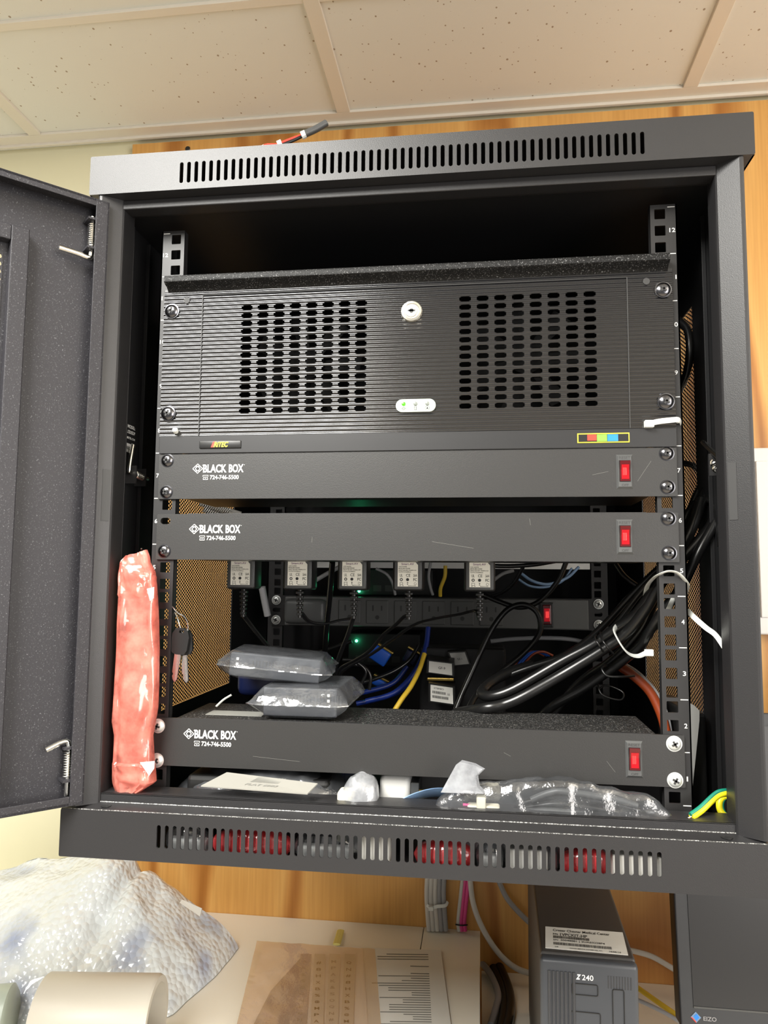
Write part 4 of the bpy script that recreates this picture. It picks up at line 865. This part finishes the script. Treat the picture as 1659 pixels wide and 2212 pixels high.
# things seen through the lower slots
for x0, x1, m_, lab in ((-166, -94, 'redfilm', 'red plastic pouch seen through the lower slots left of centre'), (12, 62, 'redfilm', 'red plastic pouch seen through the lower slots right of centre'), (132, 172, 'redfilm', 'dark red pouch seen through the lower slots near their right end')):
    heap('red_pouch', x0, x1, -43, -22 if x0 < 0 else -22, -52.5, -27, m_, lab, 'pouch', x0*.1, 2.5, 20, 14)
for x0, x1, lab in ((-208, -168, 'crumpled clear pouch seen through the leftmost lower slots'), (-92, -40, 'crumpled clear pouch seen through the lower slots right of the left red one'), (64, 86, 'small clear pouch between red pouch and grey bracket behind the lower slots'), (122, 131, 'narrow clear pouch corner left of the dark red pouch behind the lower slots')):
    t_ = heap('clear_pouch', x0, x1, -43, -20, -52.5, -25, 'filmc', lab, 'pouch', x0*.13, 4, 24, 16)
    MB().box(x0+3, x1-3, -36, -26, -52, -38, 2).build('pouch_content', M['lgrey'], t_)
for x0, x1, z1, m_, lab in ((-36, -8, -25, 'paper', 'white paper packet seen through the middle lower slots'), (88, 122, -30, 'lgrey', 'grey metal bracket seen through the lower slots right of centre'), (173, 212, -30, 'paper', 'white card packet seen through the rightmost lower slots')):
    tag(MB().box(x0, x1, -40, -24, -52.5, z1, 2).build('packet', M[m_], None, ((x0+x1)/2, -32, -52.5)), lab, 'packet')
# green-yellow earth wire
ew = thing('earth_wire', (270, 20, -10), 'yellow and green earth wire curling up at the bottom right corner post', 'wire')
P = pc([(1494, 1765, -22), (1516, 1749, -16), (1545, 1722, -10), (1562, 1714, -8), (1590, 1713, -2)]); MB().tube(P, 2.9, 12).build('yellow_jacket', M['yground'], ew, smooth=True)
MB().tube([(p[0]-1.2, p[1]-.6, p[2]+2.3) for p in P], 1.7, 10).build('green_stripe', M['ygreen'], ew, smooth=True)
P = pc([(1585, 1726, 12), (1565, 1722, 10), (1555, 1732, 8), (1556, 1750, 6), (1568, 1763, 4), (1590, 1768, 4)]); MB().tube(P, 2.9, 12).build('yellow_jacket', M['yground'], ew, smooth=True)
MB().tube([(p[0]+2.3, p[1]-.6, p[2]) for p in P], 1.5, 10).build('green_stripe', M['ygreen'], ew, smooth=True)
mb = MB()
for k in range(4): mb.tube([at(1498, 1762, -22), at(1484+3*k, 1769-1.2*k, -22+2*k)], .7, 6, 1)
mb.build('copper_strands', M['copper'], ew)
MB().tube(pc([(1530, 1766, 0), (1545, 1765, 4), (1570, 1772, 8)]), 2.2, 10).build('green_wire_end', M['ygreen'], ew, smooth=True)
# upright power supply right of the right rail
ps = thing('power_supply', (272, 90, -50), 'black upright power supply with a pale grey face, between right rail and side panel', 'power supply')
mb = MB(); mb.box(262, 280, 70, 190, -50, 66, 3); mb.build('supply_case', M['black'], ps)
mb = MB(); A = [(258.5, 64, 58), (263.5, 64, 58), (259.5, 64, -16), (252.5, 64, -16), (252.5, 64, 70), (256, 64, 74)]
A = [at(1491, 1520, 60), at(1500, 1524, 60), at(1511, 1535, 60), at(1511, 1556, 60), at(1494, 1722, 60), at(1490, 1660, 60)]
mb.add(A+[(p[0], p[1]+9, p[2]) for p in A], [(0, 1, 2, 3, 4, 5), (11, 10, 9, 8, 7, 6)]+[(i, i+6, (i+1) % 6+6, (i+1) % 6) for i in range(6)]); mb.build('supply_face', M['lgrey'], ps)

# ================================================================ BELOW THE CABINET
dk = thing('desk', (-560, 300, -FL), 'almond laminate desk under the rack, left part with a joint near its right end', 'desk')
MB().box(-1500, -26.6, -60, 599.5, -407, -382, 1).build('desktop', M['laminate'], dk)
MB().box(-25.4, 66, -60, 599.5, -407, -382, 1).build('desk_end_panel', M['laminate'], dk)
for x in (-1490, 40): MB().box(x, x+22, -40, 590, -FL, -407).build('side_panel', M['laminate'], dk)
tb_ = thing('work_table', (700, 300, -FL), 'lower almond table carrying the workstation and the monitor', 'table')
MB().box(68, 1500, -60, 599.5, -468, -443.5, 1).build('tabletop', M['laminate'], tb_)
for x in (80, 1450): MB().box(x, x+22, -40, 590, -FL, -468).build('side_panel', M['laminate'], tb_)
# bubble-wrapped parcel
bw = thing('bubble_wrapped_parcel', (-560, 390, -382), 'bulky bubble-wrapped parcel on the desk at lower left', 'parcel')
mb = MB()
B_out = [(-305, 486), (-318, 372), (-335, 300), (-420, 240), (-560, 200), (-760, 230), (-900, 330), (-860, 470), (-720, 540), (-560, 545), (-430, 540), (-345, 520)]
def pol(u):
    n = len(B_out); t = u*n; i = int(t) % n; fr = t-int(t); a = B_out[i]; b = B_out[(i+1) % n]; return Vector((a[0]+(b[0]-a[0])*fr, a[1]+(b[1]-a[1])*fr))
def fn(u, v):
    p = pol(u % 1); c0 = Vector((max(-800, min(-478, p.x)), 425)); q = c0+(p-c0)*v; h = (1-v**1.35)**.8
    peak = 132+24*math.exp(-((q.x+500)/60)**2)-16*math.exp(-((q.x+452)/9)**2)+max(0, -(q.x+600))*-.16
    z_ = -381+peak*h; n1 = noise.noise(Vector((q.x*.014, q.y*.014, z_*.02)))*11+noise.noise(Vector((q.x*.03, q.y*.03, z_*.03)))*6+abs(noise.noise(Vector((q.x*.04+9, q.y*.02, z_*.02))))*5
    return (q.x+n1*.3, q.y-n1*.3, max(-381.5, z_+n1*h))
mb.grid(fn, 130, 60, True); mb.build('bubble_wrap', M['bubble'], bw, smooth=True)
A = [at(393, 1943, 418), at(436, 1962, 410), at(432, 1980, 398), at(388, 1950, 412)]
k = MB(); k.add([tuple(a) for a in A]+[(a[0], a[1]+2, a[2]-1) for a in A], [(0, 1, 2, 3), (7, 6, 5, 4), (0, 4, 5, 1), (1, 5, 6, 2), (2, 6, 7, 3), (3, 7, 4, 0)]); lb = k.build('parcel_label', M['paper'], bw)
# translucent plastic roll
pr = thing('plastic_roll', (-380, 190, -382), 'milky plastic roll lying on the desk in front of the parcel', 'plastic roll')
mb = MB().lathe((-445, 185, -331), (1, .12, 0), [(0, 49), (130, 49), (134, 47), (134, 40), (110, 39), (20, 39)], 48); mb.build('roll_wall', M['filmc'] if False else mat('milky_polythene', (.6, .56, .48), .35, 0, .4), pr, smooth=True)
tg = MB().box(-318, -286, 192, 194, -364, -330, .3); o = tg.build('paper_tag', M['paper'], None, (-302, 193, -382)); tag(o, 'white paper tag marked 50 beside the end of the plastic roll', 'paper tag')
k = MB(); put(k, text_mesh('50', 12, 8, .1), (-296, 191.6, -362), (0, 0, 1), (-1, 0, 0)); k.build('tag_number', M['inkg'], o)
rb = tag(MB().lathe((-560, 190, -345), (1, .3, 0), [(0, 36), (60, 36), (64, 30)], 32).build('white_roll', M['lens'], None, (-540, 195, -382), smooth=True), 'white rounded roll end at the lower left corner of the desk', 'roll')
# papers
def flat_quad(px, z, th): A = [Vector(atz(x, y, z)) for x, y in px]; return [tuple(a) for a in A]+[(a.x, a.y, a.z-th) for a in A]
QF = [(0, 1, 2, 3), (7, 6, 5, 4), (0, 4, 5, 1), (1, 5, 6, 2), (2, 6, 7, 3), (3, 7, 4, 0)]
dp = thing('paper_sheet', atz(870, 2130, -381), 'printed instruction sheet lying upside down on the desk', 'paper')
mb = MB(); mb.add(flat_quad([(783, 2047), (952, 2052), (985, 2290), (798, 2290)], -379.2, 1.5), QF); mb.build('sheet', M['paper'], dp)
k = MB(); random.seed(3); yy = 2058
E_ = (Vector(atz(925, 2100, -379))-Vector(atz(800, 2096, -379))).normalized()
for i in range(34):
    yy = 2060+i*5.2; L = random.choice((40, 90, 125, 60, 110)); x1 = 925+(yy-2060)*.05
    if i in (3, 4, 5, 6, 7, 16, 17): L = 0 if i in (3, 4, 6, 7) else 40
    if L: k.add([atz(x, y, -379.0) for x, y in ((x1-L, yy), (x1, yy+1), (x1, yy+2.8), (x1-L, yy+1.8))], [(0, 1, 2, 3)])
k.build('printed_text', M['inkg'], dp)
kb = thing('sticker_pack', atz(680, 2130, -380), 'clear sleeve of grey and white symbol sticker strips on the desk', 'sticker pack')
mb = MB(); mb.add(flat_quad([(570, 2038), (783, 2046), (800, 2290), (490, 2290)], -377.6, 1.4), QF); mb.build('backing_card', mat('peach_card', (.9, .83, .76), .45), kb)
mb = MB(); mb.add(flat_quad([(658, 2060), (668, 2060), (655, 2290), (508, 2290), (585, 2140)], -376.4, 1.0)[:5]+[], [(0, 1, 2, 3, 4)]); mb.build('grey_strip', mat('mauve_grey_sheet', (.3, .27, .27), .4), kb)
syms = 'ABNK%#&@8SMHOPXQ'
for ci, (xa, xb) in enumerate(((660, 640), (690, 680), (722, 712), (755, 745))):
    mb = MB(); mb.add(flat_quad([(xa-10, 2060), (xa+13, 2061), (xb+16, 2290), (xb-14, 2290)], -375.6, .8), QF); sp_ = mb.build('sticker_strip', mat('cream_strip_%d' % ci, (.62, .55, .47) if ci else (.35, .31, .3), .4), kb)
    k = MB()
    for j in range(13):
        y = 2072+j*14+3*(ci % 2); xx = xa+(xb-xa)*(y-2060)/230; o_ = atz(xx-6, y+8, -375.3); e = (Vector(atz(xx+6, y+8, -375.3))-Vector(o_)); g_ = Vector(atz(xx-6, y, -375.3))-Vector(o_)
        put(k, text_mesh(syms[(j*3+ci*5) % 16], e.length*.9, g_.length*.75, .15), o_, e.normalized(), g_.normalized())
    k.build('strip_symbols', M['inkg'] if ci % 2 == 0 else M['ink'], sp_)
mb = MB(); mb.grid(lambda u, v: tuple(Vector(atz(*( (555+(255)*u-(60+5*u)*v*(1-u)+20*u*v, 2032+18*u+250*v)), -373))+Vector((0, 0, noise.noise(Vector((u*9, v*9, 2)))*1.6))), 40, 40); mb.build('clear_sleeve', M['sleeve'], kb, smooth=True)
yc = tag(MB().tube([atz(736, 2010, -378), atz(732, 2024, -377), atz(727, 2040, -375)], (2, 6), 8, 3, flat=(0, 0, 1)).build('yellow_clip', mat('pale_yellow_tie', (.68, .6, .18), .5), None, atz(732, 2025, -380)), 'small yellow tab behind the sticker pack', 'tab')
# vertical cables against the plywood
for j, (x0, m_, lab) in enumerate(((922, 'wcable', 'leftmost white cable running down the plywood'), (931, 'wcable', 'second white cable of the tied pair by the plywood'), (940, 'wcable', 'third white cable of the tied group'), (949, 'gcable', 'light grey cable right of the white ones'), (958, 'gcable', 'darker grey cable at the right of the tied group'))):
    cable('wall_cable', pc([(x0+2, 1880, 585), (x0, 1930, 585), (x0+2, 1970, 585), (x0+5, 2010, 585)]), 4.2, m_, lab, 'cable', 'white and grey cables down the plywood')
ziptie(pc([(922, 1955, 577), (932, 1962, 574), (945, 1958, 574), (962, 1956, 576), (967, 1948, 582)]), 'white zip tie around the cables on the plywood', (.8, 2.6), head=at(931, 1962, 573))
for j, (a, b, m_, lab) in enumerate(((1000, 990, 'wcable', 'white cable twisted with the pink ones'), (1006, 996, 'pcable', 'left pink cable running down the plywood'), (1013, 1003, 'pcable', 'right pink cable running down the plywood'))):
    cable('pink_cable', pc([(a, 1890, 588), ((a+b)/2, 1940, 588), (b, 1990, 588), (b+2, 2011, 588)]), 3.4, m_, lab)
cable('band', pc([(984, 1997, 582), (996, 1999, 580), (1010, 1998, 582)]), 1.2, 'cable', 'black band around the pink cables', 'band')
cable('white_cable', pc([(1015, 1895, 585), (1022, 1950, 583), (1040, 2000, 580), (1070, 2050, 575), (1105, 2085, 568), (1140, 2101, 560), (1180, 2104, 556)]), 4.4, 'wcable', 'white cable curving down from the pink ones to the workstation')
cable('white_cable', pc([(1076, 1900, 588), (1095, 1940, 586), (1125, 1975, 584), (1160, 2007, 582), (1185, 2025, 580)]), 4.2, 'gcable', 'pale grey cable slanting behind the workstation top')
cable('white_cable', pc([(1345, 2050, 580), (1375, 2056, 575), (1410, 2067, 570), (1450, 2090, 560), (1500, 2120, 550)]), 4.2, 'wcable', 'white cable from workstation to monitor across the plywood')
cable('yellow_cable', pc([(1365, 2125, 470), (1400, 2150, 450), (1440, 2178, 430), (1490, 2212, 410)]), 3.6, 'ycable', 'yellow cable crossing between workstation and monitor')
cable('grey_cable', pc([(1365, 2155, 440), (1400, 2170, 430), (1440, 2190, 420), (1480, 2215, 410)]), 2.8, 'gcable', 'pale grey cable below the yellow one beside the monitor')
for j, (dx, lab) in enumerate(((0, 'outer black cable of the coil on the lower table'), (-14, 'inner black cable of the coil on the lower table'))):
    cable('cable_coil', [atz(x+dx, y, -436+dx*.2) for x, y in ((1030, 2040), (1060, 2060), (1085, 2100), (1102, 2150), (1100, 2200), (1085, 2250))], 7, 'cable', lab, 'cable', 'coiled black cables')
cable('cable_coil', [atz(x, y, -434) for x, y in ((1036, 2075), (1060, 2105), (1076, 2145), (1072, 2175), (1060, 2215))], 5, 'gcable', 'grey cable inside the black coil on the lower table')
# small form factor workstation
pcx = thing('workstation', (176, 290, -443), 'black small workstation standing on the lower table with a white barcode label on top', 'computer')
PX = rot('Z', -1.5, (174, 120, 0))
mb = MB(); mb.X = PX; mb.box(127.5, 221, 128, 492, -443, -187.5, 2.5); mb.build('case', M['pcblack'], pcx)
mb = MB(); mb.X = PX
mb.box(126.5, 222, 117, 130, -443, -189, 4); mb.build('front_bezel', M['pcgrey'], pcx, smooth=True)
mb = MB(); mb.X = PX
for k in range(7): x = 135.5+4.0*k; mb.cyl((x, 117.4, -440), (x, 117.4, -199.5), 1.7, 10)
for k in range(9): x = 193+2.7*k; mb.cyl((x, 117.6, -212), (x, 117.6, -200), 1.0, 8)
mb.build('grille_ribs', mat('bezel_rib', (.035, .037, .043), .4), pcx, smooth=True)
k = MB(); k.X = PX; label_text(k, 'Z', 161.5, -206, 5, 5, 116.6, .5, .3); label_text(k, '240', 167.5, -206.2, 11, 5.2, 116.6, .1); k.build('badge_lettering', M['white'], pcx)
for q in ((157.5, 183, -220.5, -209.5), (156, 185, -300, -236), (196.5, 208, -300, -212)):
    mb = MB(); mb.X = PX; pl = plate(rrect(*q, 2, 4), [rrect(q[0]+.6, q[1]-.6, q[2]+.6, q[3]-.6, 1.5, 4)], 1); put(mb, pl, (0, 116.6, 0), *XV); mb.build('drive_bay', M['black'], pcx)
Lq = [atz(1178, 2001, -187), atz(1345, 2014, -187), atz(1357, 2063, -187), atz(1178, 2047, -187)]
mb = MB(); mb.add(Lq+[(p[0], p[1], p[2]-.4) for p in Lq], QF); lb = mb.build('asset_label', M['paper'], pcx)
A = Vector(Lq[3]); u = Vector(Lq[2])-A; v = Vector(Lq[0])-A; k = MB(); UP = Vector((0, 0, .15))
for s_, a, b, ww, hh in (('Crozer Chester Medical Center', .1, .8, .72, .11), ('P/N', .1, .62, .06, .08), ('1VPCKIT-HP', .19, .6, .34, .13), ('S/N', .1, .36, .06, .07), ('30048881 | 2UA83228P4', .19, .34, .55, .1), ('1/0', .12, .06, .04, .05), ('CANON MEDICAL SYSTEMS USA, INC.', .3, .04, .4, .05), ('10:06:16', .78, .04, .14, .07)):
    put(k, text_mesh(s_, u.length*ww, v.length*hh, .12), A+u*a+v*b+UP, u.normalized(), v.normalized())
for b, x1 in ((.47, .55), (.17, .82)):
    x = .1
    while x < x1: q = random.choice((.003, .006, .009)); k.add([tuple(A+u*aa+v*bb+UP) for aa, bb in ((x, b), (x+q, b), (x+q, b+.12), (x, b+.12))], [(0, 1, 2, 3)]); x += q+.005
k.build('label_print', M['ink'], lb)
# monitor tilted back at the right
mo = thing('monitor', (560, 330, -443), 'dark grey flat monitor tilted back at the lower right, partly behind the rack', 'monitor')
MX = rot('X', -7, (0, 300, -338))
def mbx(name, x0, x1, y0, y1, z0, z1, b, m_, par=None): mb = MB(); mb.X = MX; mb.box(x0, x1, y0, y1, z0, z1, b); return mb.build(name, m_, par or mo)
SB = at(1500, 2177, 300)[2]; MK = at(1504, 2199, 299)
mbx('housing', 308, 856, 308, 340, -348, 22, 3, M['black'])
mbx('front_bezel', 305.5, 858, 300, 310, -352, 26, 2, M['bezel'])
mbx('screen', 321, 842, 299.2, 301, SB+1.5, 10, .2, M['screen'])
mbx('bezel_ridge', 321, 842, 298.6, 300.4, SB-1, SB+1, .3, M['grey'])
mb = MB(); mb.X = MX; q = 6; mb.add([(MK[0]+a_, 299.4, MK[2]+b_) for a_, b_ in ((-q, 0), (0, q), (q, 0), (0, -q))], [(0, 1, 2, 3)]); ml = mb.build('maker_mark', M['lblue'], mo)
mb = MB(); mb.X = MX; mb.add([(MK[0]+a_, 299.1, MK[2]+b_) for a_, b_ in ((-2.6, 1), (1, 4), (4, 0), (.4, -3.4))], [(0, 1, 2, 3)]); mb.build('mark_centre', M['blue'], ml)
mb = MB(); mb.X = MX; mb.add([(MK[0]+a_, 299.1, MK[2]+b_) for a_, b_ in ((-q, 0), (0, -q), (0, -q+1.4), (-q+1.4, 0))], [(0, 1, 2, 3)]); mb.build('mark_edge', M['red'], ml)
k = MB(); k.X = MX; label_text(k, 'EIZO', MK[0]+8.5, MK[2]-3, 15, 4.6, 299.3, .15); k.build('maker_lettering', M['gcable'], mo)
MB().box(540, 630, 338, 372, -436, -200, 4).box(470, 700, 270, 450, -443.5, -432, 4).build('stand', M['black'], mo)
# white board on the plywood at right
wb = thing('wall_box', (640, 580, 110), 'white box fixed to the plywood right of the rack', 'wall box')
WX = at(1631, 1200, 572)[0]; WX2 = at(1640, 1200, 569)[0]; WT = at(1640, 967, 572)[2]; WB = at(1640, 1371, 572)[2]
MB().box(WX, 900, 572, 599.5, WB, WT, 3).build('box_body', mat('white_enamel', (.86, .85, .84), .5), wb)
MB().box(WX2, 900, 569, 572.5, WB+27, WT-22, 2).build('box_cover', mat('white_cover', (.88, .87, .86), .5), wb)
# wire scrap on top of the cabinet
ws = thing('wire_scrap', W(0, 0, 0)*0, 'short sleeved red and black wire end sticking up above the cabinet top', 'wire') if False else thing('wire_scrap', at(640, 295, 100), 'short sleeved red and black wire end sticking up above the cabinet top', 'wire')
MB().tube(pc([(655, 291, 100), (680, 280, 105), (705, 266, 110)]), 4.0, 10).build('black_sleeve', M['grey'], ws, smooth=True)
MB().tube([(at(560, 330, 90)[0]-6, 92, 590.5)]+pc([(560, 330, 90), (600, 312, 95), (630, 300, 98), (656, 291, 100)]), 1.6, 8).build('red_wire', M['red'], ws, smooth=True)
MB().tube(pc([(560, 334, 90), (600, 317, 95), (630, 305, 98), (656, 293, 100)]), 1.8, 8).build('black_wire', M['cable'], ws, smooth=True)
for x, y in ((657, 291), (606, 311), (570, 322)): p = Vector(at(x, y, 97)); MB().lathe(p-Vector((3, 0, 1)), (1, 0, .4), [(0, 4.4), (5, 4.4)], 12).build('wire_collar', M['nylon'], ws)
